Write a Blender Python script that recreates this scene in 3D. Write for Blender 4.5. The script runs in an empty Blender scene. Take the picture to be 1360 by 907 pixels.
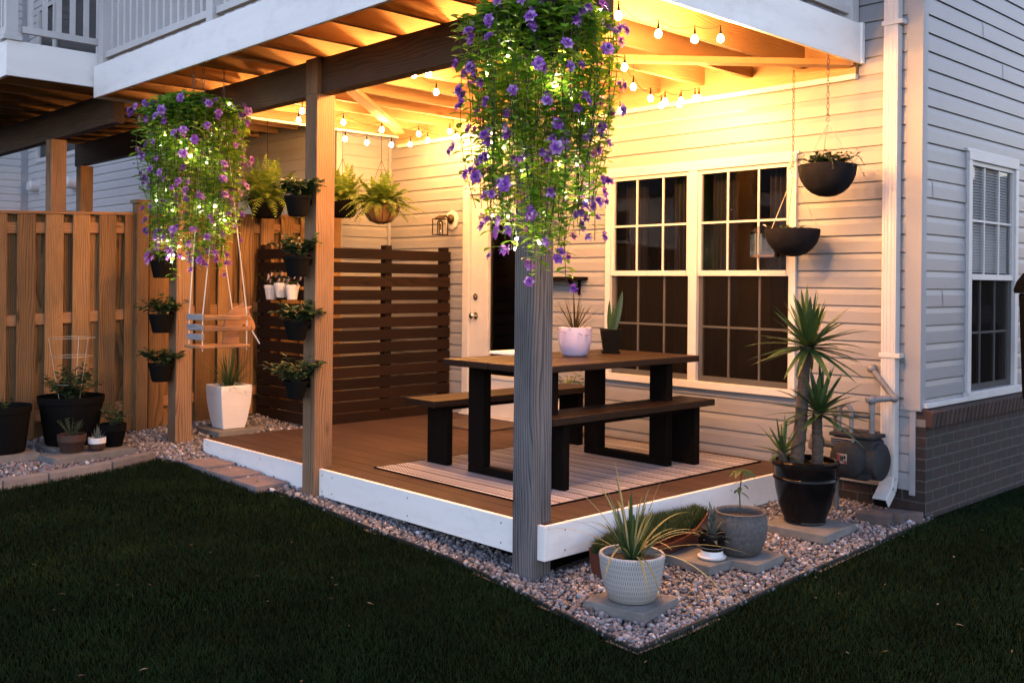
import bpy, bmesh, math, random
import numpy as np
from mathutils import Vector, Matrix, Quaternion

random.seed(7); rng = np.random.default_rng(11)
R_ = math.radians
SC = bpy.context.scene
COL = SC.collection

# ------------------------------------------------------------------ camera, world, sun, exposure
cam = bpy.data.cameras.new('camera'); cam_o = bpy.data.objects.new('camera', cam); COL.objects.link(cam_o)
cam.sensor_fit = 'HORIZONTAL'; cam.sensor_width = 36; cam.lens = 36 * 1323.9 / 1360
cam.shift_y = -0.0576; cam.clip_end = 500; cam.clip_start = 0.05
yaw, roll = R_(46.461), R_(0.538)
F_ = Vector((-math.sin(yaw), math.cos(yaw), 0.0006)).normalized()
R0 = Vector((math.cos(yaw), math.sin(yaw), 0)); U0 = R0.cross(F_)
Rr = R0 * math.cos(roll) + U0 * math.sin(roll); Ur = -R0 * math.sin(roll) + U0 * math.cos(roll)
m3 = Matrix((Rr, Ur, -F_)).transposed()
cam_o.matrix_world = Matrix.Translation((3.621, -3.596, 1.464)) @ m3.to_4x4()
SC.camera = cam_o

SUN_EL, SUN_AZ = 9.0, 330.0
world = bpy.data.worlds.new('World'); SC.world = world; world.use_nodes = True
wn = world.node_tree; wn.nodes.clear()
sky = wn.nodes.new('ShaderNodeTexSky'); sky.sky_type = 'NISHITA'; sky.sun_disc = False
sky.sun_elevation = R_(SUN_EL); sky.sun_rotation = R_(SUN_AZ); sky.altitude = 50
hs = wn.nodes.new('ShaderNodeHueSaturation'); hs.inputs['Saturation'].default_value = 0.82
bg = wn.nodes.new('ShaderNodeBackground'); bg.inputs['Strength'].default_value = 0.11
wo = wn.nodes.new('ShaderNodeOutputWorld')
wn.links.new(sky.outputs[0], hs.inputs['Color']); tint = wn.nodes.new('ShaderNodeMix'); tint.data_type = 'RGBA'; tint.blend_type = 'MULTIPLY'; tint.inputs[0].default_value = 1; tint.inputs[7].default_value = (1.06, .96, 1.1, 1)
wn.links.new(hs.outputs[0], tint.inputs[6]); wn.links.new(tint.outputs[2], bg.inputs[0]); wn.links.new(bg.outputs[0], wo.inputs[0])
sun = bpy.data.lights.new('sun', 'SUN'); sun.energy = 0.05; sun.angle = R_(12); sun.color = (1, .85, .72)
sun_o = bpy.data.objects.new('sun', sun); COL.objects.link(sun_o)
sd = Vector((math.sin(R_(SUN_AZ)) * math.cos(R_(SUN_EL)), math.cos(R_(SUN_AZ)) * math.cos(R_(SUN_EL)), math.sin(R_(SUN_EL))))
sun_o.rotation_euler = sd.to_track_quat('Z', 'Y').to_euler()
SC.view_settings.view_transform = 'Standard'; SC.view_settings.look = 'None'
SC.view_settings.exposure = 2.7; SC.view_settings.gamma = 1; SC.view_settings.use_curve_mapping = False
BULB_E = 440.0; LED_E = 170.0
cy = SC.cycles
cy.use_denoising = True; cy.max_bounces = 7; cy.diffuse_bounces = 4; cy.glossy_bounces = 3; cy.transparent_max_bounces = 12
cy.sample_clamp_indirect = 6; cy.caustics_reflective = False; cy.caustics_refractive = False
try: cy.denoiser = 'OPENIMAGEDENOISE'
except Exception: pass

# ------------------------------------------------------------------ helpers
BASE = {}
def _link(o, parent, loc):
    COL.objects.link(o)
    if parent is not None:
        o.parent = parent; BASE[o] = BASE[parent]
    else:
        o.location = loc; BASE[o] = Vector(loc)
def thing(name, label, cat, loc=(0, 0, 0), group=None):
    o = bpy.data.objects.new(name, None); o.empty_display_size = .1; _link(o, None, loc)
    o['label'] = label; o['category'] = cat
    if group: o['group'] = group
    return o
def tag(o, label, cat, group=None):
    o['label'] = label; o['category'] = cat
    if group: o['group'] = group
    return o
def kids(o): return list(o.children)
def dup(root, loc, label, rotz=0.0, group=None, scale=1.0):
    r = root.copy(); COL.objects.link(r); r.location = loc; r.rotation_euler = (0, 0, rotz); r.scale = (scale,) * 3
    r['label'] = label; BASE[r] = Vector(loc)
    if group: r['group'] = group
    for ch in kids(root):
        c = ch.copy(); COL.objects.link(c); c.parent = r; BASE[c] = BASE[r]
        for g_ in kids(ch):
            d = g_.copy(); COL.objects.link(d); d.parent = c; BASE[d] = BASE[r]
    return r

def ortho(d):
    d = Vector(d).normalized()
    a = Vector((0, 0, 1)) if abs(d.z) < .9 else Vector((1, 0, 0))
    s = d.cross(a).normalized(); return d, s, s.cross(d).normalized()

class MB:
    def __init__(s): s.v = []; s.f = []
    def add(s, vs, fs):
        b = len(s.v); s.v.extend([tuple(p) for p in vs]); s.f.extend([tuple(i + b for i in f) for f in fs]); return s
    def box(s, x0, x1, y0, y1, z0, z1):
        return s.add([(x0,y0,z0),(x1,y0,z0),(x1,y1,z0),(x0,y1,z0),(x0,y0,z1),(x1,y0,z1),(x1,y1,z1),(x0,y1,z1)],
                     [(0,3,2,1),(4,5,6,7),(0,1,5,4),(1,2,6,5),(2,3,7,6),(3,0,4,7)])
    def obox(s, c, size, rot):
        hx, hy, hz = [k / 2 for k in size]; c = Vector(c)
        vs = [c + rot @ Vector(p) for p in ((-hx,-hy,-hz),(hx,-hy,-hz),(hx,hy,-hz),(-hx,hy,-hz),(-hx,-hy,hz),(hx,-hy,hz),(hx,hy,hz),(-hx,hy,hz))]
        return s.add(vs, [(0,3,2,1),(4,5,6,7),(0,1,5,4),(1,2,6,5),(2,3,7,6),(3,0,4,7)])
    def bar(s, a, b, w, h, up=(0, 0, 1)):
        a, b = Vector(a), Vector(b); d = (b - a); L = d.length; d.normalize()
        u = Vector(up); x = d.cross(u).normalized(); u = x.cross(d).normalized()
        return s.obox((a + b) / 2, (L, w, h), Matrix((d, -x, u)).transposed())
    def tube(s, pts, r, n=8, caps=True):
        pts = [Vector(p) for p in pts]; m = len(pts)
        rs = r if isinstance(r, (list, tuple)) else [r] * m
        vs = []; fs = []
        d0, sx, sy = ortho(pts[1] - pts[0])
        for i, p in enumerate(pts):
            d = (pts[min(i + 1, m - 1)] - pts[max(i - 1, 0)])
            if d.length < 1e-9: d = d0
            d = d.normalized()
            sx = (sx - d * sx.dot(d))
            if sx.length < 1e-6: _, sx, _ = ortho(d)
            sx.normalize(); sy = d.cross(sx)
            for k in range(n):
                a = 2 * math.pi * k / n; vs.append(p + (sx * math.cos(a) + sy * math.sin(a)) * rs[i])
        for i in range(m - 1):
            for k in range(n):
                k2 = (k + 1) % n; fs.append((i*n+k, i*n+k2, (i+1)*n+k2, (i+1)*n+k))
        if caps: fs.append(tuple(range(n - 1, -1, -1))); fs.append(tuple((m-1)*n + k for k in range(n)))
        return s.add(vs, fs)
    def lathe(s, prof, c=(0, 0, 0), n=32, cap0=True, cap1=True):
        c = Vector(c); m = len(prof); vs = []; fs = []
        for (r, z) in prof:
            for k in range(n):
                a = 2 * math.pi * k / n; vs.append((c.x + r * math.cos(a), c.y + r * math.sin(a), c.z + z))
        for i in range(m - 1):
            for k in range(n):
                k2 = (k + 1) % n; fs.append((i*n+k, i*n+k2, (i+1)*n+k2, (i+1)*n+k))
        if cap0: fs.append(tuple(range(n - 1, -1, -1)))
        if cap1: fs.append(tuple((m-1)*n + k for k in range(n)))
        return s.add(vs, fs)
    def sphere(s, c, r, nu=10, nv=6, sz=1.0):
        prof = [(max(1e-4, r * math.sin(math.pi * i / nv)), -r * sz * math.cos(math.pi * i / nv)) for i in range(nv + 1)]
        return s.lathe(prof, c, nu)
    def prism(s, poly, a, b):
        """poly: list of 3d offsets; extruded from a to b"""
        a, b = Vector(a), Vector(b); n = len(poly)
        vs = [a + Vector(p) for p in poly] + [b + Vector(p) for p in poly]
        fs = [tuple(range(n - 1, -1, -1)), tuple(range(n, 2 * n))] + [(k, (k+1) % n, n + (k+1) % n, n + k) for k in range(n)]
        return s.add(vs, fs)
    def blade(s, p, d, L, w, droop=0.0, n=4, fold=.25, side=None, prof=None):
        """a leaf: folded strip that tapers to its tip"""
        p = Vector(p); d = Vector(d).normalized()
        if side is None:
            sd_ = d.cross(Vector((0, 0, 1)))
            if sd_.length < .05: sd_ = Vector((math.cos(L * 971), math.sin(L * 971), 0))
        else: sd_ = Vector(side)
        sd_.normalize(); up = sd_.cross(d).normalized()
        vs = []; fs = []
        for i in range(n):
            t = i / n
            c = p + d * (L * t) + Vector((0, 0, -droop * L * t * t))
            ww = w * .5 * (prof(t) if prof else min(1, .45 + 3 * t) * (1 - t) ** .6)
            vs += [c - sd_ * ww + up * ww * fold, c, c + sd_ * ww + up * ww * fold]
        vs.append(p + d * L + Vector((0, 0, -droop * L)))
        for i in range(n - 1):
            a = i * 3; fs += [(a, a+1, a+4, a+3), (a+1, a+2, a+5, a+4)]
        a = (n - 1) * 3; fs += [(a, a+1, a+3), (a+1, a+2, a+3)]
        return s.add(vs, fs)
    def build(s, name, mat, parent=None, loc=(0, 0, 0), smooth=False, bevel=0, sharp=40, bseg=2):
        base = BASE[parent] if parent is not None else Vector(loc)
        me = bpy.data.meshes.new(name)
        me.from_pydata([(a - base.x, b - base.y, c - base.z) for a, b, c in s.v], [], s.f)
        me.materials.append(mat)
        if smooth:
            me.polygons.foreach_set('use_smooth', [True] * len(me.polygons))
            me.set_sharp_from_angle(angle=R_(sharp))
        me.update()
        o = bpy.data.objects.new(name, me); _link(o, parent, loc)
        if bevel:
            b = o.modifiers.new('bevel', 'BEVEL'); b.width = bevel; b.segments = bseg; b.limit_method = 'ANGLE'; b.angle_limit = R_(50)
        return o
def np_mesh(name, V, T, mat, parent=None, loc=(0, 0, 0), smooth=False):
    """bulk triangles from arrays"""
    base = BASE[parent] if parent is not None else Vector(loc)
    V = np.asarray(V, np.float32) - np.array(base, np.float32); T = np.asarray(T, np.int32)
    me = bpy.data.meshes.new(name); me.vertices.add(len(V)); me.vertices.foreach_set('co', V.ravel())
    me.loops.add(T.size); me.loops.foreach_set('vertex_index', T.ravel())
    me.polygons.add(len(T)); me.polygons.foreach_set('loop_start', np.arange(0, T.size, 3, dtype=np.int32))
    if smooth: me.polygons.foreach_set('use_smooth', np.ones(len(T), bool))
    me.update(calc_edges=True); me.validate(); me.materials.append(mat)
    o = bpy.data.objects.new(name, me); _link(o, parent, loc); return o

# ------------------------------------------------------------------ materials
def newmat(name):
    m = bpy.data.materials.new(name); m.use_nodes = True; nt = m.node_tree; nt.nodes.clear()
    out = nt.nodes.new('ShaderNodeOutputMaterial'); b = nt.nodes.new('ShaderNodeBsdfPrincipled')
    nt.links.new(b.outputs[0], out.inputs[0]); return m, nt, b, out
def N(nt, t, **kw):
    n = nt.nodes.new(t)
    for k, v in kw.items():
        if k in n.inputs: n.inputs[k].default_value = v
        else: setattr(n, k, v)
    return n
def math_(nt, op, a, b=None):
    n = nt.nodes.new('ShaderNodeMath'); n.operation = op
    for i, x in enumerate((a, b)):
        if x is None: continue
        if isinstance(x, (int, float)): n.inputs[i].default_value = x
        else: nt.links.new(x, n.inputs[i])
    return n.outputs[0]
def mixc(nt, fac, a, b, mode='MIX'):
    n = nt.nodes.new('ShaderNodeMix'); n.data_type = 'RGBA'; n.blend_type = mode
    for i, x in ((0, fac), (6, a), (7, b)):
        if isinstance(x, (int, float)): n.inputs[i].default_value = x
        elif isinstance(x, (tuple, list)): n.inputs[i].default_value = (*x, 1)
        else: nt.links.new(x, n.inputs[i])
    return n.outputs[2]
def ramp(nt, fac, stops):
    n = nt.nodes.new('ShaderNodeValToRGB'); e = n.color_ramp.elements
    while len(e) < len(stops): e.new(.5)
    for k, (p, c) in enumerate(stops): e[k].position = p; e[k].color = (*c, 1)
    nt.links.new(fac, n.inputs[0]); return n.outputs[0]
def ocoord(nt, scale=(1, 1, 1), rnd=True):
    tc = nt.nodes.new('ShaderNodeTexCoord'); mp = nt.nodes.new('ShaderNodeMapping'); mp.inputs['Scale'].default_value = scale
    v = tc.outputs['Object']
    if rnd:
        g_ = nt.nodes.new('ShaderNodeNewGeometry'); oi = nt.nodes.new('ShaderNodeObjectInfo')
        s_ = math_(nt, 'ADD', g_.outputs['Random Per Island'], oi.outputs['Random'])
        cx = nt.nodes.new('ShaderNodeCombineXYZ')
        for i, k in enumerate((13.1, 7.7, 23.3)): nt.links.new(math_(nt, 'MULTIPLY', s_, k), cx.inputs[i])
        ad = nt.nodes.new('ShaderNodeVectorMath'); nt.links.new(v, ad.inputs[0]); nt.links.new(cx.outputs[0], ad.inputs[1]); v = ad.outputs[0]
    nt.links.new(v, mp.inputs[0]); return mp.outputs[0]
def island(nt):
    g_ = nt.nodes.new('ShaderNodeNewGeometry'); oi = nt.nodes.new('ShaderNodeObjectInfo')
    return math_(nt, 'FRACT', math_(nt, 'ADD', g_.outputs['Random Per Island'], oi.outputs['Random']))
def bump(nt, b, h, strength=.3, dist=.01):
    n = N(nt, 'ShaderNodeBump', Strength=strength, Distance=dist); nt.links.new(h, n.inputs['Height']); nt.links.new(n.outputs[0], b.inputs['Normal'])
def mottled(name, c1, c2, scale=8, rough=.5, bmp=.1, metal=0, isl=0.0, detail=6, spec=.5, stretch=(1, 1, 1), coat=0, bscale=None, bdist=.004):
    m, nt, b, out = newmat(name)
    v = ocoord(nt, stretch)
    n = N(nt, 'ShaderNodeTexNoise', Scale=scale, Detail=detail, Roughness=.6); nt.links.new(v, n.inputs['Vector'])
    f = ramp(nt, n.outputs[0], [(.3, (0, 0, 0)), (.7, (1, 1, 1))])
    c = mixc(nt, f, c1, c2)
    if isl:
        k = math_(nt, 'ADD', math_(nt, 'MULTIPLY', island(nt), isl), 1 - isl / 2)
        cb = nt.nodes.new('ShaderNodeCombineXYZ')
        for i in range(3): nt.links.new(k, cb.inputs[i])
        c = mixc(nt, 1.0, c, cb.outputs[0], 'MULTIPLY')
    nt.links.new(c, b.inputs['Base Color']); b.inputs['Roughness'].default_value = rough; b.inputs['Metallic'].default_value = metal
    b.inputs['Specular IOR Level'].default_value = spec; b.inputs['Coat Weight'].default_value = coat
    if bmp:
        n2 = N(nt, 'ShaderNodeTexNoise', Scale=bscale or scale * 3, Detail=5); nt.links.new(v, n2.inputs['Vector']); bump(nt, b, n2.outputs[0], bmp, bdist)
    return m
def wood(name, dark, light, axis='Z', ring=.009, rough=.65, isl=.35, knots=True, bmp=.3, spec=.3, grey=None):
    """flat sawn timber: growth rings round an off-centre pith, bent by slow noise along the grain"""
    m, nt, b, out = newmat(name); ax = 'XYZ'.index(axis)
    v = ocoord(nt)
    lo = [1, 1, 1]; lo[ax] = .16
    mp = nt.nodes.new('ShaderNodeMapping'); mp.inputs['Scale'].default_value = lo; nt.links.new(v, mp.inputs[0])
    big = N(nt, 'ShaderNodeTexNoise', Scale=5.5, Detail=2, Roughness=.45); nt.links.new(mp.outputs[0], big.inputs['Vector'])
    sp = nt.nodes.new('ShaderNodeSeparateXYZ'); nt.links.new(v, sp.inputs[0])
    o1, o2 = [k for k in range(3) if k != ax]
    wrap = lambda q, k: math_(nt, 'ADD', math_(nt, 'PINGPONG', q, .31), k)       # keeps the pith near the board
    p, q = wrap(sp.outputs[o1], .03), wrap(sp.outputs[o2], .05)
    r = math_(nt, 'SQRT', math_(nt, 'ADD', math_(nt, 'MULTIPLY', p, p), math_(nt, 'MULTIPLY', q, q)))
    r = math_(nt, 'ADD', r, math_(nt, 'MULTIPLY', big.outputs[0], .11))
    t = math_(nt, 'FRACT', math_(nt, 'DIVIDE', r, ring))
    rg = ramp(nt, t, [(0, (0, 0, 0)), (.55, (.35,) * 3), (.9, (1, 1, 1)), (1, (0, 0, 0))])
    lf = [1, 1, 1]; lf[ax] = .03
    mf = nt.nodes.new('ShaderNodeMapping'); mf.inputs['Scale'].default_value = lf; nt.links.new(v, mf.inputs[0])
    fi = N(nt, 'ShaderNodeTexNoise', Scale=260, Detail=3); nt.links.new(mf.outputs[0], fi.inputs['Vector'])
    lb = [1, 1, 1]; lb[ax] = .25
    mb_ = nt.nodes.new('ShaderNodeMapping'); mb_.inputs['Scale'].default_value = lb; nt.links.new(v, mb_.inputs[0])
    bl = N(nt, 'ShaderNodeTexNoise', Scale=7, Detail=4); nt.links.new(mb_.outputs[0], bl.inputs['Vector'])
    h = math_(nt, 'ADD', math_(nt, 'MULTIPLY', rg, .36), math_(nt, 'ADD', math_(nt, 'MULTIPLY', fi.outputs[0], .4), math_(nt, 'MULTIPLY', bl.outputs[0], .45)))
    c = ramp(nt, h, [(.34, light), (.82, dark)])
    if knots:
        sk = [1, 1, 1]; sk[ax] = .3
        mk = nt.nodes.new('ShaderNodeMapping'); mk.inputs['Scale'].default_value = sk; nt.links.new(v, mk.inputs[0])
        vo = N(nt, 'ShaderNodeTexVoronoi', Scale=5.5); nt.links.new(mk.outputs[0], vo.inputs['Vector'])
        kf = ramp(nt, vo.outputs['Distance'], [(.04, (1, 1, 1)), (.11, (0, 0, 0))])
        c = mixc(nt, math_(nt, 'MULTIPLY', kf, .7), c, tuple(k * .4 for k in dark))
    k = math_(nt, 'ADD', math_(nt, 'MULTIPLY', island(nt), isl), 1 - isl / 2)
    cb = nt.nodes.new('ShaderNodeCombineXYZ')
    for i in range(3): nt.links.new(k, cb.inputs[i])
    c = mixc(nt, 1.0, c, cb.outputs[0], 'MULTIPLY')
    nt.links.new(c, b.inputs['Base Color']); b.inputs['Roughness'].default_value = rough; b.inputs['Specular IOR Level'].default_value = spec
    bump(nt, b, h, bmp, .003)
    return m
def leafmat(name, c1, c2, c3=None, trans=.35, rough=.45, spec=.4):
    m, nt, b, out = newmat(name)
    r = island(nt)
    st = [(0, c1), (1, c2)] if c3 is None else [(0, c1), (.6, c2), (1, c3)]
    c = ramp(nt, r, st)
    n = N(nt, 'ShaderNodeTexNoise', Scale=45, Detail=3); nt.links.new(ocoord(nt), n.inputs['Vector'])
    c = mixc(nt, math_(nt, 'MULTIPLY', n.outputs[0], .5), c, tuple(k * .45 for k in c1))
    nt.links.new(c, b.inputs['Base Color']); b.inputs['Roughness'].default_value = rough; b.inputs['Specular IOR Level'].default_value = spec
    t = nt.nodes.new('ShaderNodeBsdfTranslucent'); nt.links.new(c, t.inputs[0])
    mx = nt.nodes.new('ShaderNodeMixShader'); mx.inputs[0].default_value = trans
    nt.links.new(b.outputs[0], mx.inputs[1]); nt.links.new(t.outputs[0], mx.inputs[2]); nt.links.new(mx.outputs[0], out.inputs[0])
    return m
def emit(name, col, e):
    m, nt, b, out = newmat(name); b.inputs['Base Color'].default_value = (*col, 1)
    b.inputs['Emission Color'].default_value = (*col, 1); b.inputs['Emission Strength'].default_value = e; return m
def glassy(name, tint=(1, 1, 1), base=.05, rough=.02):
    m, nt, b, out = newmat(name); nt.nodes.remove(b)
    t = N(nt, 'ShaderNodeBsdfTransparent'); t.inputs[0].default_value = (*tint, 1)
    g_ = nt.nodes.new('ShaderNodeBsdfGlossy'); g_.inputs['Roughness'].default_value = rough
    fr = N(nt, 'ShaderNodeFresnel', IOR=1.5)
    mx = nt.nodes.new('ShaderNodeMixShader'); nt.links.new(math_(nt, 'ADD', fr.outputs[0], base), mx.inputs[0])
    nz = N(nt, 'ShaderNodeTexNoise', Scale=1.2, Detail=1); nt.links.new(ocoord(nt), nz.inputs['Vector'])
    bp_ = N(nt, 'ShaderNodeBump', Strength=.05, Distance=.02); nt.links.new(nz.outputs[0], bp_.inputs['Height']); nt.links.new(bp_.outputs[0], g_.inputs['Normal'])
    nt.links.new(t.outputs[0], mx.inputs[1]); nt.links.new(g_.outputs[0], mx.inputs[2]); nt.links.new(mx.outputs[0], out.inputs[0]); return m

def siding_mat(name, c):
    m, nt, b, out = newmat(name)
    v = ocoord(nt, (1, 1, 1), False)
    n = N(nt, 'ShaderNodeTexNoise', Scale=1.6, Detail=5); nt.links.new(v, n.inputs['Vector'])
    c_ = mixc(nt, n.outputs[0], tuple(k * .9 for k in c), tuple(min(1, k * 1.07) for k in c))
    mp = nt.nodes.new('ShaderNodeMapping'); mp.inputs['Scale'].default_value = (2, 2, 60); nt.links.new(v, mp.inputs[0])
    g_ = N(nt, 'ShaderNodeTexNoise', Scale=4, Detail=4); nt.links.new(mp.outputs[0], g_.inputs['Vector'])
    st = N(nt, 'ShaderNodeTexNoise', Scale=7, Detail=6, Roughness=.7); nt.links.new(v, st.inputs['Vector'])
    c_ = mixc(nt, math_(nt, 'MULTIPLY', ramp(nt, st.outputs[0], [(.52, (0, 0, 0)), (.75, (1, 1, 1))]), .22), c_, tuple(k * .6 for k in c))
    nt.links.new(c_, b.inputs['Base Color']); b.inputs['Roughness'].default_value = .42
    bump(nt, b, g_.outputs[0], .12, .003); return m

def brick_mat(name, axis):
    m, nt, b, out = newmat(name)
    tc = nt.nodes.new('ShaderNodeTexCoord'); sp = nt.nodes.new('ShaderNodeSeparateXYZ'); nt.links.new(tc.outputs['Object'], sp.inputs[0])
    cb = nt.nodes.new('ShaderNodeCombineXYZ'); nt.links.new(sp.outputs[axis], cb.inputs[0]); nt.links.new(sp.outputs[2], cb.inputs[1])
    br = nt.nodes.new('ShaderNodeTexBrick'); nt.links.new(cb.outputs[0], br.inputs['Vector'])
    for k, v in (('Scale', 1.0), ('Brick Width', .2), ('Row Height', .067), ('Mortar Size', .006), ('Mortar Smooth', .25), ('Bias', -.1)): br.inputs[k].default_value = v
    br.inputs['Color1'].default_value = (.02, .012, .012, 1); br.inputs['Color2'].default_value = (.011, .010, .012, 1); br.inputs['Mortar'].default_value = (.046, .044, .048, 1)
    n = N(nt, 'ShaderNodeTexNoise', Scale=30, Detail=6); nt.links.new(tc.outputs['Object'], n.inputs['Vector'])
    c = mixc(nt, .55, br.outputs[0], n.outputs[0], 'SOFT_LIGHT')
    nt.links.new(c, b.inputs['Base Color']); b.inputs['Roughness'].default_value = .85
    h = math_(nt, 'SUBTRACT', math_(nt, 'MULTIPLY', n.outputs[0], .25), br.outputs['Fac']); bump(nt, b, h, .8, .008); return m

MAT = {}
MAT['siding'] = siding_mat('grey vinyl siding', (.225, .23, .255))
MAT['siding_pale'] = siding_mat('pale vinyl siding', (.42, .425, .44))
MAT['trim'] = mottled('white trim', (.5, .5, .51), (.43, .43, .445), 3, .45, .04)
MAT['corner'] = mottled('grey corner trim', (.25, .262, .295), (.215, .228, .26), 3, .5, .05)
MAT['white_paint'] = mottled('white painted board', (.8, .8, .8), (.72, .72, .73), 2.5, .45, .08, stretch=(.3, .3, 3))
def dirty(m, amt=.35):
    nt = m.node_tree; b = [n for n in nt.nodes if n.type == 'BSDF_PRINCIPLED'][0]; src = b.inputs['Base Color'].links[0].from_socket
    n = N(nt, 'ShaderNodeTexNoise', Scale=3.2, Detail=9, Roughness=.75); nt.links.new(ocoord(nt, (1, 1, 2.2)), n.inputs['Vector'])
    f = ramp(nt, n.outputs[0], [(.5, (0, 0, 0)), (.78, (1, 1, 1))]); nt.links.new(mixc(nt, math_(nt, 'MULTIPLY', f, amt), src, (.25, .22, .19)), b.inputs['Base Color'])
dirty(MAT['white_paint'], .3); dirty(MAT['trim'], .25)
MAT['beam'] = wood('stained beam wood', (.03, .018, .012), (.085, .05, .03), 'X', .011, .75)
MAT['post'] = wood('timber post wood', (.075, .043, .026), (.265, .162, .096), 'Z', .012, .8, .15, bmp=.6)
MAT['post_grey'] = wood('weathered timber post wood', (.025, .024, .028), (.185, .172, .178), 'Z', .013, .8, .1, bmp=.8)
MAT['joist'] = wood('joist wood', (.2, .105, .045), (.38, .235, .12), 'Y', .0055, .75, .35)
MAT['deckunder'] = wood('underside board wood', (.22, .12, .055), (.38, .24, .125), 'X', .0055, .75, .35)
MAT['deck'] = wood('composite deck boards', (.031, .0185, .016), (.06, .036, .03), 'X', .012, .65, .4, False, .25, .25)
MAT['fence'] = wood('cedar fence wood', (.085, .044, .018), (.29, .165, .072), 'Z', .012, .85, .95)
MAT['fence_rail'] = wood('cedar rail wood', (.13, .062, .028), (.32, .175, .085), 'Y', .012, .8, .3)
MAT['screen_y'] = wood('dark stained slat wood', (.005, .0025, .002), (.02, .0088, .0048), 'Y', .011, .6, .7, spec=.15)
MAT['screen_x'] = wood('dark stained slat timber', (.005, .0025, .002), (.02, .0088, .0048), 'X', .011, .6, .7, spec=.15)
MAT['table'] = wood('walnut table wood', (.007, .0033, .002), (.025, .0118, .006), 'Y', .011, .5, .5, True, .15, .25)
MAT['darkwood'] = wood('espresso leg wood', (.003, .0022, .002), (.008, .0055, .0045), 'Z', .011, .75, .2, False, .15, .05)
MAT['swingwood'] = wood('pale pine wood', (.22, .10, .042), (.37, .19, .088), 'Y', .008, .55, .2, False, .15)
MAT['swing_skylit'] = wood('sky lit pine wood', (.17, .16, .17), (.34, .32, .33), 'X', .008, .6, .2, False, .15)  # same pine for the back slats, cool sky light painted into its grey
MAT['black'] = mottled('black plastic', (.005, .005, .0055), (.007, .007, .007), 10, .85, .06, spec=.04)
MAT['glaze'] = mottled('black glazed ceramic', (.003, .003, .0035), (.006, .005, .005), 6, .22, .05, spec=.22)
MAT['lavender'] = mottled('lavender glazed ceramic', (.46, .43, .62), (.40, .37, .55), 5, .3, .03)
MAT['white_ceramic'] = mottled('white ceramic', (.68, .67, .7), (.6, .6, .63), 5, .35, .05)
MAT['stone_pot'] = mottled('speckled grey stone', (.04, .04, .044), (.095, .093, .096), 60, .7, .35)
MAT['bowl'] = mottled('dark slate bowl', (.008, .008, .011), (.014, .0135, .016), 14, .8, .12, spec=.06)
MAT['red'] = mottled('red brown painted metal', (.11, .028, .016), (.065, .02, .013), 5, .45, .15)
MAT['soil'] = mottled('potting soil', (.012, .008, .006), (.035, .024, .017), 60, .95, .9, bdist=.01)
MAT['slab'] = mottled('concrete slab', (.17, .167, .165), (.10, .098, .098), 9, .85, .4)
MAT['paver'] = mottled('pinkish paver', (.2, .165, .172), (.14, .115, .121), 10, .85, .4, isl=.2)
MAT['kerb'] = mottled('grey kerb stone', (.19, .177, .18), (.13, .122, .125), 12, .85, .5, isl=.25)
MAT['chain'] = mottled('dark steel chain', (.1, .085, .065), (.05, .04, .035), 30, .4, 0, metal=.8)
MAT['cord'] = mottled('black cord', (.003, .003, .003), (.005, .005, .005), 20, .9, 0, spec=.03)
MAT['rope'] = mottled('white rope', (.72, .68, .64), (.55, .52, .5), 160, .8, .5)
MAT['wire'] = mottled('pale wire', (.5, .45, .35), (.4, .36, .3), 30, .4, 0, metal=.5)
MAT['steel'] = mottled('brushed nickel', (.6, .55, .48), (.5, .46, .4), 20, .25, 0, metal=1)
MAT['bronze'] = mottled('dark bronze metal', (.025, .018, .012), (.05, .035, .022), 12, .35, .05, metal=.6)
MAT['meter'] = mottled('grey meter paint', (.032, .033, .038), (.018, .019, .022), 8, .7, .2, spec=.15)
MAT['pipe'] = mottled('grey painted pipe', (.2, .2, .215), (.12, .12, .13), 10, .5, .15)
MAT['pipe_dark'] = mottled('dark grey pipe', (.1, .1, .105), (.06, .06, .065), 10, .5, .1)
MAT['wicker'] = mottled('coconut basket liner', (.3, .16, .06), (.17, .09, .035), 50, .9, .8)
MAT['terracotta'] = mottled('brown clay', (.045, .02, .013), (.03, .014, .01), 10, .7, .2)
MAT['brick_y'] = brick_mat('dark side brick', 1)
MAT['brick_x'] = brick_mat('foundation brick', 0)
MAT['soldier'] = mottled('sill brick', (.04, .018, .015), (.02, .013, .012), 20, .85, .5, isl=.7)
MAT['brick_solid'] = mottled('loose paving brick', (.1, .078, .075), (.06, .05, .05), 18, .85, .5, isl=.3)
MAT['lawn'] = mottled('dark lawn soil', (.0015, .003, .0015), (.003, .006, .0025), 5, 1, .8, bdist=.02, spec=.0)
MAT['gravelbase'] = mottled('gravel bed earth', (.07, .06, .055), (.13, .12, .115), 40, .95, .6)
MAT['edging'] = mottled('black lawn edging', (.015, .014, .014), (.025, .022, .02), 10, .7, .1)
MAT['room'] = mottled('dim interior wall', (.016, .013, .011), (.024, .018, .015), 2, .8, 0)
MAT['blind'] = mottled('white blind slats', (.75, .76, .8), (.7, .71, .75), 4, .5, 0)
MAT['curtain'] = mottled('mauve curtain', (.022, .018, .026), (.010, .009, .012), 6, .8, .2, stretch=(8, 8, .4))
MAT['roof'] = mottled('dark shingle', (.05, .048, .05), (.03, .03, .032), 14, .9, .5)
MAT['glass'] = glassy('window glass', (.92, .92, .93), .005)
MAT['clear'] = glassy('clear acrylic', (.97, .95, .93), .08)
for _k, _e in (('left', .7), ('alcove', .36), ('front', 1.7), ('cluster', .4)): MAT['bulb_' + _k] = emit('lit warm bulb ' + _k, (1.0, .445, .13), BULB_E * _e)
MAT['led'] = emit('tiny warm lamp', (1.0, .82, .52), LED_E)
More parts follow.
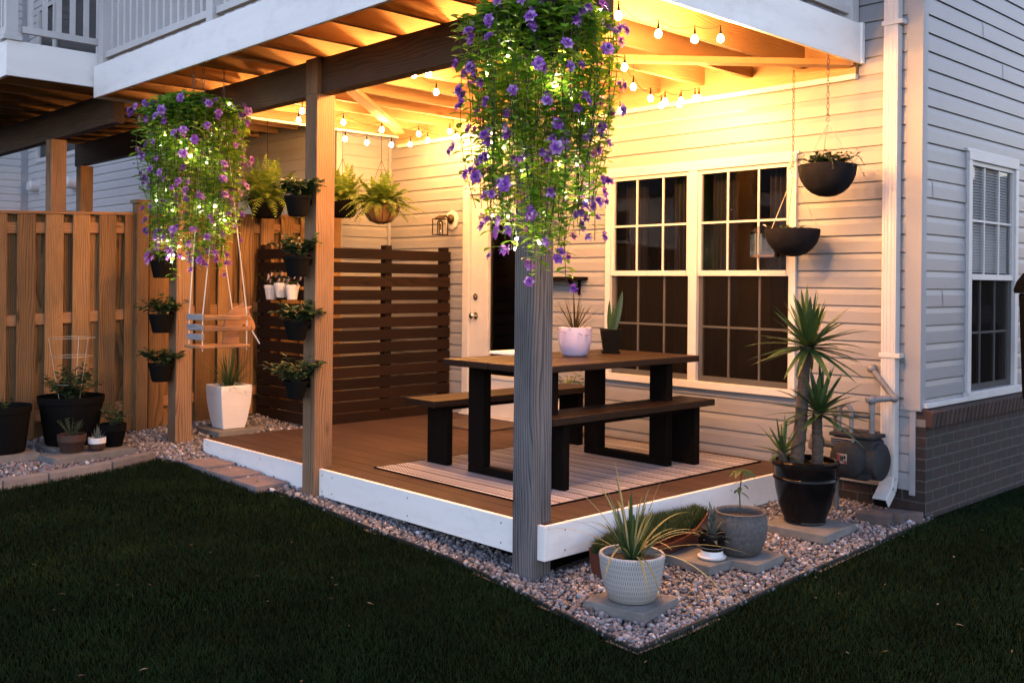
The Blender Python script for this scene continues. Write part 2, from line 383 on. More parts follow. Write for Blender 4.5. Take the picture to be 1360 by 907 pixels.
MAT['grass'] = leafmat('lawn grass blades', (.005, .014, .005), (.012, .028, .010), (.027, .040, .015), .2, .8, .1)
def patchy(m):
    nt = m.node_tree; b = [n for n in nt.nodes if n.type == 'BSDF_PRINCIPLED'][0]; l = b.inputs['Base Color'].links[0]; src = l.from_socket
    n = N(nt, 'ShaderNodeTexNoise', Scale=1.7, Detail=5, Roughness=.65); nt.links.new(ocoord(nt, (1, 1, 1), False), n.inputs['Vector'])
    f = ramp(nt, n.outputs[0], [(.3, (.5, .5, .45)), (.55, (1.0, 1.05, .9)), (.72, (1.9, 1.7, 1.2))])
    nt.links.new(mixc(nt, 1.0, src, f, 'MULTIPLY'), b.inputs['Base Color'])
patchy(MAT['grass'])
MAT['turf'] = leafmat('pot turf blades', (.025, .05, .012), (.05, .085, .02), (.11, .12, .035), .25, .6)
MAT['ivy'] = leafmat('trailing leaves', (.09, .27, .02), (.28, .50, .035), (.60, .70, .09), .42, .4)
MAT['fern'] = leafmat('fern fronds', (.06, .13, .018), (.14, .22, .03), (.26, .3, .06), .4, .5)
MAT['yucca'] = leafmat('yucca leaves', (.02, .05, .018), (.045, .095, .03), (.09, .15, .05), .15, .35)
MAT['dracaena'] = leafmat('dark spiky leaves', (.04, .025, .012), (.07, .05, .02), (.05, .065, .02), .15, .4)
MAT['spider'] = leafmat('striped grass leaves', (.06, .10, .035), (.26, .28, .13), (.46, .42, .22), .25, .5)
MAT['herb'] = leafmat('herb leaves', (.015, .045, .018), (.035, .085, .03), (.07, .12, .05), .3, .45)
MAT['succ'] = leafmat('grey green leaves', (.05, .07, .065), (.11, .14, .13), None, .1, .55)
MAT['bark'] = mottled('ringed yucca trunk', (.09, .07, .055), (.035, .026, .022), 8, .9, .8, stretch=(1, 1, 9), bdist=.01)
MAT['stem'] = mottled('thin dark stem', (.02, .03, .012), (.035, .045, .018), 20, .7, 0)
MAT['petal'] = leafmat('purple petals', (.27, .06, .46), (.46, .17, .72), (.80, .60, .88), .35, .5)
MAT['petal_white'] = leafmat('pale pink petals', (.55, .38, .5), (.75, .66, .68), None, .3, .5)
MAT['sticker'] = mottled('worn pale sticker', (.30, .29, .28), (.22, .21, .2), 20, .6, 0)
MAT['paper'] = mottled('white board', (.8, .8, .78), (.74, .73, .72), 4, .5, 0)

def screen_mat():
    m, nt, b, out = newmat('fine insect screen'); b.inputs['Base Color'].default_value = (.010, .008, .007, 1); b.inputs['Roughness'].default_value = .9; b.inputs['Specular IOR Level'].default_value = .02
    t = nt.nodes.new('ShaderNodeBsdfTransparent'); mx = nt.nodes.new('ShaderNodeMixShader'); mx.inputs[0].default_value = .62
    nt.links.new(t.outputs[0], mx.inputs[1]); nt.links.new(b.outputs[0], mx.inputs[2]); nt.links.new(mx.outputs[0], out.inputs[0]); return m
MAT['screen'] = screen_mat()
def gravel_mat():
    m, nt, b, out = newmat('river pebbles')
    r = island(nt)
    c = ramp(nt, r, [(0, (.03, .029, .033)), (.22, (.13, .115, .128)), (.4, (.18, .178, .195)), (.58, (.08, .078, .086)), (.75, (.27, .267, .295)), (.9, (.165, .135, .15)), (1, (.47, .47, .51))])
    n = N(nt, 'ShaderNodeTexNoise', Scale=70, Detail=5); nt.links.new(ocoord(nt), n.inputs['Vector'])
    c = mixc(nt, .6, c, n.outputs[0], 'SOFT_LIGHT'); nt.links.new(c, b.inputs['Base Color']); b.inputs['Roughness'].default_value = .6
    bump(nt, b, n.outputs[0], .3, .004); return m
MAT['gravel'] = gravel_mat()
def rug_mat():
    m, nt, b, out = newmat('woven striped rug')
    tc = nt.nodes.new('ShaderNodeTexCoord'); sp = nt.nodes.new('ShaderNodeSeparateXYZ'); nt.links.new(tc.outputs['Object'], sp.inputs[0])
    y = sp.outputs[1]; x = sp.outputs[0]
    big = math_(nt, 'FRACT', math_(nt, 'MULTIPLY', y, 1 / .24))                    # repeat of bands
    band = ramp(nt, big, [(0, (.15,) * 3), (.1, (.95,) * 3), (.18, (.55,) * 3), (.5, (.4,) * 3), (.56, (1,) * 3), (.64, (.5,) * 3)])
    br = [n for n in nt.nodes if n.type == 'VALTORGB'][-1]; br.color_ramp.interpolation = 'CONSTANT'
    zig = math_(nt, 'ABSOLUTE', math_(nt, 'SUBTRACT', math_(nt, 'FRACT', math_(nt, 'MULTIPLY', x, 1 / .036)), .5))
    row = math_(nt, 'FRACT', math_(nt, 'ADD', math_(nt, 'MULTIPLY', y, 1 / .02), zig))
    dot = math_(nt, 'LESS_THAN', row, band)
    nz = N(nt, 'ShaderNodeTexNoise', Scale=160, Detail=2); nt.links.new(tc.outputs['Object'], nz.inputs['Vector'])
    c = mixc(nt, dot, (.42, .43, .50), (.05, .042, .06)); c = mixc(nt, .4, c, nz.outputs[0], 'SOFT_LIGHT')
    nt.links.new(c, b.inputs['Base Color']); b.inputs['Roughness'].default_value = .95; bump(nt, b, nz.outputs[0], .5, .004); return m
MAT['rug'] = rug_mat()
def pot_rib_mat():
    m, nt, b, out = newmat('carved grey white ceramic')
    tc = nt.nodes.new('ShaderNodeTexCoord'); sp = nt.nodes.new('ShaderNodeSeparateXYZ'); nt.links.new(tc.outputs['Object'], sp.inputs[0])
    an = math_(nt, 'MULTIPLY', math_(nt, 'ARCTAN2', sp.outputs[1], sp.outputs[0]), 84 / 6.28318)
    zz = math_(nt, 'MULTIPLY', sp.outputs[2], 1 / .024)
    row = math_(nt, 'FLOOR', zz); sh = math_(nt, 'MULTIPLY', math_(nt, 'MODULO', row, 2.0), .5)
    fx = math_(nt, 'ABSOLUTE', math_(nt, 'SUBTRACT', math_(nt, 'FRACT', math_(nt, 'ADD', an, sh)), .5))
    fz = math_(nt, 'ABSOLUTE', math_(nt, 'SUBTRACT', math_(nt, 'FRACT', zz), .5))
    h = math_(nt, 'MULTIPLY', math_(nt, 'LESS_THAN', fx, .27), math_(nt, 'LESS_THAN', fz, .4))
    c = mixc(nt, h, (.38, .375, .375), (.23, .225, .23)); nt.links.new(c, b.inputs['Base Color']); b.inputs['Roughness'].default_value = .6
    bump(nt, b, math_(nt, 'SUBTRACT', 1.0, h), .7, .006); return m
MAT['rib'] = pot_rib_mat()
# ================================================================== ground
W = 2.486; XC = .886
def g(x, y):
    x = min(max(x, -7), 3); return -.049 - .048 * x + .047 * min(max(y, 0), 2.6)
def gnp(x, y): return -.049 - .048 * np.clip(x, -7, 3) + .047 * np.clip(y, 0, 2.6)
def struct(o): o['kind'] = 'structure'; return o
mb = MB(); xs = [-90, -30, -7, -5, -3, -1, 1, 3, 30, 90]; ys = [-90, -30, -8, -4, -2, 0, 1.3, 2.6, 30, 90]
for x in xs:
    for y in ys: mb.v.append((x, y, g(x, y)))
n_ = len(ys)
for i in range(len(xs) - 1):
    for j in range(n_ - 1): mb.f.append((i*n_+j, (i+1)*n_+j, (i+1)*n_+j+1, i*n_+j+1))
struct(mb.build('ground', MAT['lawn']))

BORDER = [(-3.62,-.40),(-3.34,-.325),(-2.66,-.262),(-1.98,-.15),(-1.11,-.172),(-.463,-.15),(0,-.19),(.45,-.25),(.942,-.306),(.93,.3),(.925,.88),(.94,1.7),(.955,2.4),(.96,2.56)]
BED = BORDER + [(-4.75,2.56),(-4.75,-3.2),(-3.05,-3.2),(-3.17,-2.2),(-3.28,-1.56),(-3.34,-1.27)]
def inpoly(px, py, poly):
    r = np.zeros(len(px), bool); n = len(poly)
    for i in range(n):
        (x0, y0), (x1, y1) = poly[i], poly[(i+1) % n]
        c = ((y0 > py) != (y1 > py)); 
        with np.errstate(divide='ignore', invalid='ignore'): xi = (x1 - x0) * (py - y0) / (y1 - y0 if y1 != y0 else 1e-9) + x0
        r ^= c & (px < xi)
    return r
# gravel bed earth: a sheet of small cells just above the lawn soil
st = .06; gx, gy = np.meshgrid(np.arange(-4.8, 1.0, st), np.arange(-3.2, 2.6, st), indexing='ij')
inside = inpoly((gx + st/2).ravel(), (gy + st/2).ravel(), BED).reshape(gx.shape)
mb = MB(); idx = {}
def vid(i, j):
    if (i, j) not in idx:
        x, y = -4.8 + i*st, -3.2 + j*st; idx[(i, j)] = len(mb.v); mb.v.append((x, y, g(x, y) + .006))
    return idx[(i, j)]
for i in range(gx.shape[0]):
    for j in range(gx.shape[1]):
        if inside[i, j]: mb.f.append((vid(i,j), vid(i+1,j), vid(i+1,j+1), vid(i,j+1)))
struct(mb.build('gravel_bed', MAT['gravelbase']))
# loose stones
def ico(sub):
    bm = bmesh.new(); bmesh.ops.create_icosphere(bm, subdivisions=sub, radius=1)
    V = np.array([v.co[:] for v in bm.verts]); T = np.array([[v.index for v in f.verts] for f in bm.faces]); bm.free(); return V, T
def stones(n_try, x0, x1, y0, y1, rad, sub, keep, h0=.012):
    V0, T0 = ico(sub); px = rng.uniform(x0, x1, n_try); py = rng.uniform(y0, y1, n_try)
    ok = inpoly(px, py, BED) & keep(px, py); px, py = px[ok], py[ok]; n = len(px)
    r = rad * np.clip(rng.lognormal(0, .36, n), .45, 2.3); sc = np.stack([r * rng.uniform(.85, 1.4, n), r * rng.uniform(.75, 1.1, n), r * rng.uniform(.5, .8, n)], 1)
    V = V0[None] * (1 + rng.normal(0, .13, (n, len(V0), 1))) * sc[:, None]
    ax = rng.normal(0, 1, (n, 4)); ax[:, 1:3] *= .45; ax /= np.linalg.norm(ax, axis=1)[:, None]; w, x, y, z = ax.T   # mostly lying flat
    Rm = np.stack([np.stack([1-2*(y*y+z*z), 2*(x*y-z*w), 2*(x*z+y*w)], -1), np.stack([2*(x*y+z*w), 1-2*(x*x+z*z), 2*(y*z-x*w)], -1), np.stack([2*(x*z-y*w), 2*(y*z+x*w), 1-2*(x*x+y*y)], -1)], 1)
    V = np.einsum('nij,nkj->nki', Rm, V)
    zz = gnp(px, py) + h0 + rng.uniform(-.004, .016, n)
    V += np.stack([px, py, zz], 1)[:, None]
    T = T0[None] + (np.arange(n) * len(V0))[:, None, None]
    return V.reshape(-1, 3), T.reshape(-1, 3)
deck_keep = lambda x, y: ~((x > -3.45) & (x < .06) & (y > .12))
A = stones(38000, -1.6, 1.0, -.35, 2.56, .0098, 1, lambda x, y: deck_keep(x, y) & (x > -1.55))
Bq = stones(46000, -4.75, -1.5, -3.0, 1.3, 0.0115, 1, lambda x, y: deck_keep(x, y) & (x <= -1.55))
VV = np.concatenate([A[0], Bq[0]]); TT = np.concatenate([A[1], Bq[1] + len(A[0])])
o = np_mesh('gravel', VV, TT, MAT['gravel'], smooth=True); o['kind'] = 'stuff'
o['label'] = 'pale and pinkish river pebbles around the deck'; o['category'] = 'gravel'
# grass blades on the lawn
def blades(px, py, pz, hmin, hmax, w, lean=.5):
    n = len(px); h = rng.uniform(hmin, hmax, n); a = rng.uniform(0, 6.283, n); l = rng.uniform(.1, lean, n) * h; b = rng.uniform(0, 6.283, n)
    base = np.stack([px, py, pz], 1); sx = np.stack([np.cos(a), np.sin(a), 0*a], 1) * (w * rng.uniform(.6, 1.3, n))[:, None] * .5
    ld = np.stack([np.cos(b) * l, np.sin(b) * l, 0*b], 1)
    mid = base + ld * .35 + np.stack([0*h, 0*h, h*.6], 1); tip = base + ld + np.stack([0*h, 0*h, h], 1)
    V = np.stack([base - sx, base + sx, mid - sx*.8, mid + sx*.8, tip], 1)
    T = np.array([[0,1,3],[0,3,2],[2,3,4]])[None] + (np.arange(n) * 5)[:, None, None]
    return V.reshape(-1, 3), T.reshape(-1, 3)
nb = 950000; px = rng.uniform(-4.2, 3.6, nb); py = rng.uniform(-4.2, 4.5, nb)
depth = -(px - 3.621) * .725 + (py + 3.596) * .689; lat = (px - 3.621) * .689 + (py + 3.596) * .725
ok = ~inpoly(px, py, BED) & (depth > 3.3) & (depth < 9.5) & (np.abs(lat) < depth * .56 + .2) & ~((px < XC + .08) & (py > W - .1)) & ~((px < -3) & (py > -.2))
patch = np.sin(px * 3.1 + 1.3 * np.sin(py * 2.3)) * np.sin(py * 2.7 + px) * .5 + .5
ok &= rng.uniform(0, 1, nb) < .45 + .55 * patch
V, T = blades(px[ok], py[ok], gnp(px[ok], py[ok]), .014, .034, .0042, 1.0)
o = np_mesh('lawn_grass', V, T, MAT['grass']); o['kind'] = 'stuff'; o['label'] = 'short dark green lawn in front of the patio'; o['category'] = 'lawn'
# black edging strip between lawn and gravel
mb = MB()
for a, b in zip(BORDER[1:-2], BORDER[2:-1]):
    mb.bar((a[0], a[1], g(*a) + .0), (b[0], b[1], g(*b) + .0), .008, .05)
tag(mb.build('lawn_edging', MAT['edging'], loc=(.94, -.3, -.09)), 'thin black edging strip between lawn and gravel', 'edging')
# kerb stones along the left bed
kp = [(-3.60,-.42),(-3.44,-.80),(-3.335,-1.26),(-3.28,-1.56),(-3.2,-1.95),(-3.13,-2.35)]
for i in range(len(kp) - 1):
    a, b = Vector(kp[i]), Vector(kp[i+1]); d = (b - a).normalized() * .004; a2, b2 = a + d, b - d
    o = MB().bar((a2.x, a2.y, g(*a2) + .02), (b2.x, b2.y, g(*b2) + .02), .085, .085).build('kerb_stone', MAT['kerb'], loc=(a.x, a.y, g(*a)), bevel=.006)
    tag(o, ['grey kerb stone at the far corner of the lawn', 'grey kerb stone second from the lawn corner, before the small pots', 'grey kerb stone in front of the large black bucket', 'grey kerb stone nearest the left edge of the photo', 'grey kerb stone beyond the bucket at the frame edge'][i], 'kerb stone', 'kerb stones edging the left bed')
for i, (x, l) in enumerate(((-3.15, 'pinkish stepping paver farthest left, by the deck end'), (-2.79, 'pinkish stepping paver in the middle of the three'), (-2.45, 'pinkish stepping paver nearest the middle post'))):
    y = -.19 + .012 * i; z = g(x, y)
    o = MB().box(x - .165, x + .165, y - .125, y + .125, z - .02, z + .042).build('stepping_paver', MAT['paver'], loc=(x, y, z), bevel=.005)
    tag(o, l, 'paver', 'stepping pavers set in gravel along the deck')

# ================================================================== house
rs_ = random.Random(4)
def siding(mb, P, a0, a1, z0, z1, openings=(), course=.114, zref=.2):
    k = math.floor((z0 - zref) / course)
    while zref + k * course < z1:
        zb = zref + k * course; k += 1
        zs = sorted({max(z0, zb), min(z1, zb + course)} | {zo for o_ in openings for zo in (o_[2], o_[3]) if zb < zo < zb + course and zo > z0 and zo < z1})
        for za, zc in zip(zs[:-1], zs[1:]):
            if zc - za < 1e-5: continue
            mid = (za + zc) / 2; spans = [(a0, a1)]
            for (u0, u1, w0, w1) in openings:
                if w0 < mid < w1:
                    ns = []
                    for (s0, s1) in spans:
                        if u0 > s0: ns.append((s0, min(u0, s1)))
                        if u1 < s1: ns.append((max(u1, s0), s1))
                    spans = [q for q in ns if q[1] - q[0] > 1e-4]
            of = lambda z: .0145 - .0015 * (z - zb) / .072 if z - zb <= .0721 else (.013 - .005 * (z - zb - .072) / .032 if z - zb < .1041 else (.008 if z - zb < .1051 else 0.0))
            pts = sorted({za, zc} | {zb + t for t in (.072, .104, .106) if za < zb + t < zc})
            prof = [(z, of(z)) for z in pts]
            if za <= zb + 1e-6: prof = [(zb, .0)] + prof
            lap = rs_.uniform(a0, a1) if a1 - a0 > 2 else None; sp2 = []
            for (s0, s1) in spans:                                   # overlapping ends of the vinyl panels
                if lap is not None and s0 + .1 < lap < s1 - .1: sp2 += [(s0, lap, 0), (lap - .03, s1, .0022)]
                else: sp2.append((s0, s1, 0))
            for (s0, s1, ex) in sp2:
                m = len(prof); vs = [P(s0, o_ + ex, z) for z, o_ in prof] + [P(s1, o_ + ex, z) for z, o_ in prof]
                mb.add(vs, [(i, m + i, m + i + 1, i + 1) for i in range(m - 1)])
PB = lambda u, w, z: (u, W - w, z)           # back wall (faces the garden)
PR = lambda u, w, z: (XC + w, u, z)          # side wall (faces right)
def pbox(mb, P, u0, u1, w0, w1, z0, z1):
    a, b = P(u0, w0, z0), P(u1, w1, z1)
    return mb.box(*[k for i in range(3) for k in (min(a[i], b[i]), max(a[i], b[i]))])
WIN = (-1.664, .044, .704, 2.359); DOOR = (-3.42, -2.42, .24, 2.36); RW = (3.143, 4.019, .713, 2.367)
house = thing('house', 'pale grey sided house with lit patio wall and dark brick base', 'house', (XC, W, 0))
mb = MB(); siding(mb, PB, -4.6, .80, .2 , 7.6, [(WIN[0]+.02, WIN[1]-.02, WIN[2]+.02, WIN[3]-.02), (DOOR[0]+.02, DOOR[1]-.02, .1, DOOR[3]-.02)])
siding(mb, PB, .80, .835, .2, .70)
mb.build('wall', MAT['siding'], house)
mb = MB(); siding(mb, PR, W + .055, 9, .74 , 7.6, [(RW[0]+.02, RW[1]-.02, RW[2], RW[3]-.02)]); mb.build('side_wall', MAT['siding'], house)
mb = MB().box(.80, XC + .018, W - .018, W + .002, .70, 7.6).box(XC, XC + .0178, W, W + .056, .70, 7.6).box(.835, .873, W - .017, W + .002, .17, .705).box(.775, XC + .022, W - .024, W + .003, .695, .715)
mb.build('corner_trim', MAT['corner'], house, bevel=.003)
MB().box(-4.6, .88, W + .004, W + .2, -.3, .2).build('foundation', MAT['brick_x'], house)
MB().box(.835, XC + .05, W - .008, 9, -.4, .6).build('brick_base', MAT['brick_y'], house)
mb = MB(); y = W - .005
while y < 6.5:
    mb.obox((XC + .03, y + .031, .655), (.12, .056, .1), Matrix.Rotation(R_(9), 3, 'Y')); y += .0655
mb.build('brick_sill', MAT['soldier'], house, bevel=.004)
MB().box(XC - .1, XC + .045, W - .003, 6.5, .6, .645).build('mortar_bed', MAT['slab'], house)
MB().box(XC - .002, XC + .045, W + .02, RW[0] - .01, .712, .742).box(XC - .002, XC + .045, RW[1] + .01, 6.5, .712, .742).build('starter_trim', MAT['trim'], house, bevel=.003)
mb = MB().box(-4.6, XC, W, 9, 7.6, 7.7).box(-4.9, XC + .4, W - .4, 9.3, 7.7, 7.8); mb.build('roof', MAT['roof'], house)  # out of view; flat cap added to block light from above
MB().box(-4.59, XC - .01, 8.9, 8.99, -.3, 7.6).build('rear_wall', MAT['siding'], house)  # unseen back of the shell, added to block horizon light
# interiors behind the openings
def room(P, u0, u1, z0, z1, dep):
    mb = MB(); vs = [P(u0, -.05, z0), P(u1, -.05, z0), P(u1, -.05, z1), P(u0, -.05, z1), P(u0, -dep, z0), P(u1, -dep, z0), P(u1, -dep, z1), P(u0, -dep, z1)]
    mb.add(vs, [(4,5,6,7), (0,1,5,4), (1,2,6,5), (2,3,7,6), (3,0,4,7)]); return mb
room(PB, WIN[0], WIN[1], .4, 2.5, 1.4).build('room', MAT['room'], house)
room(PR, RW[0], RW[1], .6, 2.5, .8).build('room', MAT['room'], house)
room(PB, DOOR[0], DOOR[1], .2, 2.4, .8).build('hallway', MAT['room'], house)

def window(P, u0, u1, z0, z1, units, tw, mull, zmid, cols, blind=False, curtain=False):
    mb = MB()
    pbox(mb, P, u0, u0 + tw, -.04, .034, z0 + tw, z1 - tw); pbox(mb, P, u1 - tw, u1, -.04, .034, z0 + tw, z1 - tw)
    pbox(mb, P, u0, u1, -.04, .036, z1 - tw, z1); pbox(mb, P, u0 - .012, u1 + .012, -.04, .05, z0, z0 + tw); pbox(mb, P, u0 - .015, u1 + .015, 0, .03, z1, z1 + .022)
    uw = (u1 - u0 - 2 * tw - mull * (units - 1)) / units
    for k in range(units - 1):
        m0 = u0 + tw + uw * (k + 1) + mull * k; pbox(mb, P, m0, m0 + mull, -.04, .033, z0 + tw, z1 - tw)
    fr = mb.build('window', MAT['trim'], house, bevel=.003)
    up, lo, gm, pn, sn, bl, cu = [MB() for _ in range(7)]
    for k in range(units):
        a = u0 + tw + k * (uw + mull); b = a + uw; s = .028
        for (q, w0, w1, y0, y1) in ((up, -.012, .018, zmid, z1 - tw), (lo, -.035, -.008, z0 + tw, zmid + .03)):
            pbox(q, P, a, a + s, w0, w1, y0, y1); pbox(q, P, b - s, b, w0, w1, y0, y1); pbox(q, P, a + s, b - s, w0, w1, y1 - s, y1); pbox(q, P, a + s, b - s, w0, w1 + (.006 if q is up else 0), y0, y0 + s * 1.4)
        for (w, y0, y1) in ((.001, zmid + s, z1 - tw - s), (-.022, z0 + tw + s, zmid)):
            pn.add([P(a + s, w, y0), P(b - s, w, y0), P(b - s, w, y1), P(a + s, w, y1)], [(0, 1, 2, 3)])
            t = .0075; wf = w + .004
            for c in range(1, cols): uc = a + (b - a) * c / cols; pbox(gm, P, uc - t, uc + t, wf - .002, wf + .007, y0, y1)
            zc = (y0 + y1) / 2; pbox(gm, P, a + s, b - s, wf - .0017, wf + .0065, zc - t, zc + t)
        sn.add([P(a + .006, .008, z0 + tw), P(b - .006, .008, z0 + tw), P(b - .006, .008, zmid), P(a + .006, .008, zmid)], [(0, 1, 2, 3)])
        if blind:
            z = zmid + .05
            while z < z1 - tw:
                bl.add([P(a + s, -.016, z), P(b - s, -.016, z), P(b - s, -.027, z + .0185), P(a + s, -.027, z + .0185)], [(0, 1, 2, 3)]); z += .0195
        if curtain:
            nn = 60
            for (ua, ub) in ((a + .02, a + uw * .3), (b - uw * .34, b - .02)):
                vs = []
                for i in range(nn + 1):
                    t = i / nn; uu = ua + (ub - ua) * t; ww = -.16 + .025 * math.sin(t * 38); vs += [P(uu, ww, z0 + .1), P(uu, ww, z1)]
                cu.add(vs, [(2*i, 2*i+2, 2*i+3, 2*i+1) for i in range(nn)])
    up.build('upper_sash', MAT['trim'], fr); lo.build('lower_sash', MAT['trim'], fr); gm.build('muntin_grid', MAT['trim'], fr)
    pn.build('pane', MAT['glass'], fr); sn.build('insect_screen', MAT['screen'], fr)
    if blind: bl.build('blind', MAT['blind'], fr)
    if curtain: cu.build('curtain', MAT['curtain'], fr)
    return fr
window(PB, *WIN, 2, .052, .075, 1.53, 3, curtain=True)
window(PR, *RW, 1, .055, 0, 1.515, 3, blind=True)
# patio door
fr = MB(); pbox(fr, PB, DOOR[0], DOOR[0]+.085, -.05, .03, .26, DOOR[3]-.085); pbox(fr, PB, DOOR[1]-.085, DOOR[1], -.05, .03, .26, DOOR[3]-.085); pbox(fr, PB, DOOR[0], DOOR[1], -.05, .031, DOOR[3]-.085, DOOR[3]); pbox(fr, PB, DOOR[0]-.02, DOOR[1]+.02, -.05, .045, .2, .262)
fr.build('door_frame', MAT['trim'], house, bevel=.003)
d0, d1 = DOOR[0] + .088, DOOR[1] - .088; l0, l1, lz0, lz1 = d0 + .235, d1 - .17, .62, 2.08
mb = MB(); pbox(mb, PB, d0, l0, -.045, .0, .265, DOOR[3]-.09); pbox(mb, PB, l1, d1, -.045, .0, .265, DOOR[3]-.09); pbox(mb, PB, l0, l1, -.045, .0, .265, lz0); pbox(mb, PB, l0, l1, -.045, .0, lz1, DOOR[3]-.09)
for (a, b, c, d) in ((l0-.02, l0+.012, lz0-.02, lz1+.02), (l1-.012, l1+.02, lz0-.02, lz1+.02), (l0+.012, l1-.012, lz0-.02, lz0+.012), (l0+.012, l1-.012, lz1-.012, lz1+.02)): pbox(mb, PB, a, b, -.03, .012, c, d)
door = mb.build('door', MAT['trim'], house, bevel=.002)
MB().add([PB(l0, -.02, lz0), PB(l1, -.02, lz0), PB(l1, -.02, lz1), PB(l0, -.02, lz1)], [(0, 1, 2, 3)]).build('pane', MAT['glass'], door)
def rotx(pts, c):  # lathe around the wall normal
    return pts
def knob(z, prof, name):
    q = MB().lathe(prof, (0, 0, 0), 20); kx = d0 + .075
    q.v = [(kx + x, W - h, z + y) for (x, y, h) in q.v]; q.build(name, MAT['steel'], door, smooth=True)
knob(1.16, [(.032, 0), (.032, .006), (.012, .012), (.012, .035), (.026, .045), (.029, .06), (.02, .07), (.004, .073)], 'knob')
knob(1.335, [(.03, 0), (.03, .012), (.014, .016), (.012, .024), (.003, .026)], 'deadbolt')
# downspout with straps and elbow
mb = MB(); dx0, dx1 = .677, .770
mb.box(dx0, dx1, W - .08, W - .017, .26, 7.5)
for xx in (.69, .71, .735, .757): mb.box(xx - .004, xx + .004, W - .083, W - .0795, .26, 7.5)
ds = mb.build('downspout', MAT['trim'], house, bevel=.006)
mb = MB(); cx_ = (dx0 + dx1) / 2
for (ya, za, yb, zb) in ((W-.0485, .27, W-.075, .19), (W-.07, .2, W-.16, .125)): mb.bar((cx_, ya, za), (cx_, yb, zb), .093, .07, (0, -1, .3))
mb.build('elbow', MAT['trim'], ds, bevel=.006)
MB().bar((cx_, W-.1605, .1246), (cx_, W-.164, .122), .08, .056, (0, -1, .3)).build('outlet', MAT['black'], ds)
for z in (1.02, 3.1): MB().box(dx0 - .012, dx1 + .03, W - .087, W - .015, z, z + .028).build('strap', MAT['trim'], ds, bevel=.002)

# ================================================================== neighbouring townhouse
NY = 1.85; nh = thing('townhouse', 'grey sided neighbouring townhouse rising behind the fence', 'house', (-4.6, NY, 0))
PN = lambda u, w, z: (u, NY - w, z); PS = lambda u, w, z: (-4.6 + w, u, z); PWg = lambda u, w, z: (-13.6 + w, u, z)
mb = MB(); NW = (-13.1, -10.6, 3.3, 5.7); siding(mb, PN, -13.6, -4.66, .2, 7.6, [NW]); mb.build('wall', MAT['siding_pale'], nh)
mb = MB(); siding(mb, PS, NY + .06, W - .03, .2, 7.6); mb.build('side_wall', MAT['siding'], nh)
mb = MB(); siding(mb, PWg, -4, NY - .03, .2, 7.6); mb.build('wing_wall', MAT['siding_pale'], nh)
MB().box(-4.665, -4.582, NY - .018, NY + .0, .1, 7.6).box(-4.6, -4.5822, NY, NY + .065, .1, 7.6).build('corner_trim', MAT['corner'], nh)
MB().box(-4.6, -4.56, W - .04, W - .001, .1, 7.6).build('inner_corner_trim', MAT['corner'], nh)
MB().box(-13.6, -13.5, NY - .1, NY - .001, .1, 7.6).build('inner_corner_trim', MAT['corner'], nh)
mb = MB().box(-13.9, -4.61, NY + .05, 9, 7.6, 7.8).box(-13.6, -4.62, NY + .1, NY + .2, -.3, 7.6).box(-4.75, -4.615, NY + .1, W + .3, -.3, 7.6).box(-20, -13.62, -4, 9, -.3, 7.6); mb.build('inner_wall', MAT['room'], nh)
mb = MB()
for u in (NW[0], NW[0] + .7, NW[1] - .06): pbox(mb, PN, u, u + .06, -.03, .03, NW[2], NW[3])
pbox(mb, PN, NW[0], NW[1], -.03, .031, NW[2], NW[2] + .06); wn_ = mb.build('balcony_door', MAT['trim'], nh)
MB().add([PN(NW[0], -.01, NW[2]), PN(NW[1], -.01, NW[2]), PN(NW[1], -.01, NW[3]), PN(NW[0], -.01, NW[3])], [(0, 1, 2, 3)]).build('pane', MAT['glass'], wn_)
MB().add([PN(NW[0], -.08, NW[2]), PN(NW[1], -.08, NW[2]), PN(NW[1], -.08, NW[3]), PN(NW[0], -.08, NW[3])], [(0, 1, 2, 3)]).build('curtain', MAT['curtain'], wn_)
for (x, z) in ((-13.0, 2.92), (-11.4, 2.87)):
    q = MB(); pbox(q, PN, x - .1, x + .1, 0, .03, z - .12, z + .12); q.lathe([(.09, 0), (.09, .12), (.07, .15)], (0, 0, 0), 16)
    nv = 16 * 3; q.v = q.v[:-nv] + [(x + a, NY - .03 - h, z + b) for (a, b, h) in q.v[-nv:]]; q.build('dryer_vent', MAT['trim'], nh)

# ================================================================== neighbour's balcony
nbx = -4.45; nb = thing('balcony', "white railed balcony of the neighbouring unit at top left", 'balcony', (-6, -.3, 0))
MB().box(nbx - .03, nbx, -1.2, NY - .03, 2.993, 3.262).build('side_fascia', MAT['white_paint'], nb, bevel=.003)
MB().box(-8.45, nbx - .031, -1.2, -1.17, 2.993, 3.262).build('front_fascia', MAT['white_paint'], nb, bevel=.003)
MB().box(nbx - .09, nbx + .018, -1.225, -1.09, 3.263, 3.30).box(nbx - .075, nbx + .004, -1.213, -1.102, 3.30, 3.33).box(nbx - .065, nbx - .005, -1.203, -1.113, 3.33, 4.4).build('corner_post', MAT['trim'], nb, bevel=.004)
mb = MB(); mb.box(nbx - .055, nbx - .015, -1.08, .9, 3.335, 3.385).box(nbx - .055, nbx - .015, -1.08, .9, 4.2, 4.25); mb.box(-8.4, nbx - .1, -1.18, -1.14, 3.335, 3.385); mb.build('rail', MAT['trim'], nb)
for k in range(19):
    y = -1.02 + k * .105; MB().box(nbx - .052, nbx - .018, y - .017, y + .017, 3.386, 4.2).build('baluster', MAT['trim'], nb)
for k in range(33):
    x = nbx - .2 - k * .115; MB().box(x - .017, x + .017, -1.177, -1.143, 3.386, 4.2).build('baluster', MAT['trim'], nb)
mb = MB(); y = -1.17
while y < NY: mb.box(-8.45, nbx - .031, y, y + .137, 3.23, 3.255); y += .141
mb.build('decking', MAT['deckunder'], nb)
k = 0; x = nbx - .45
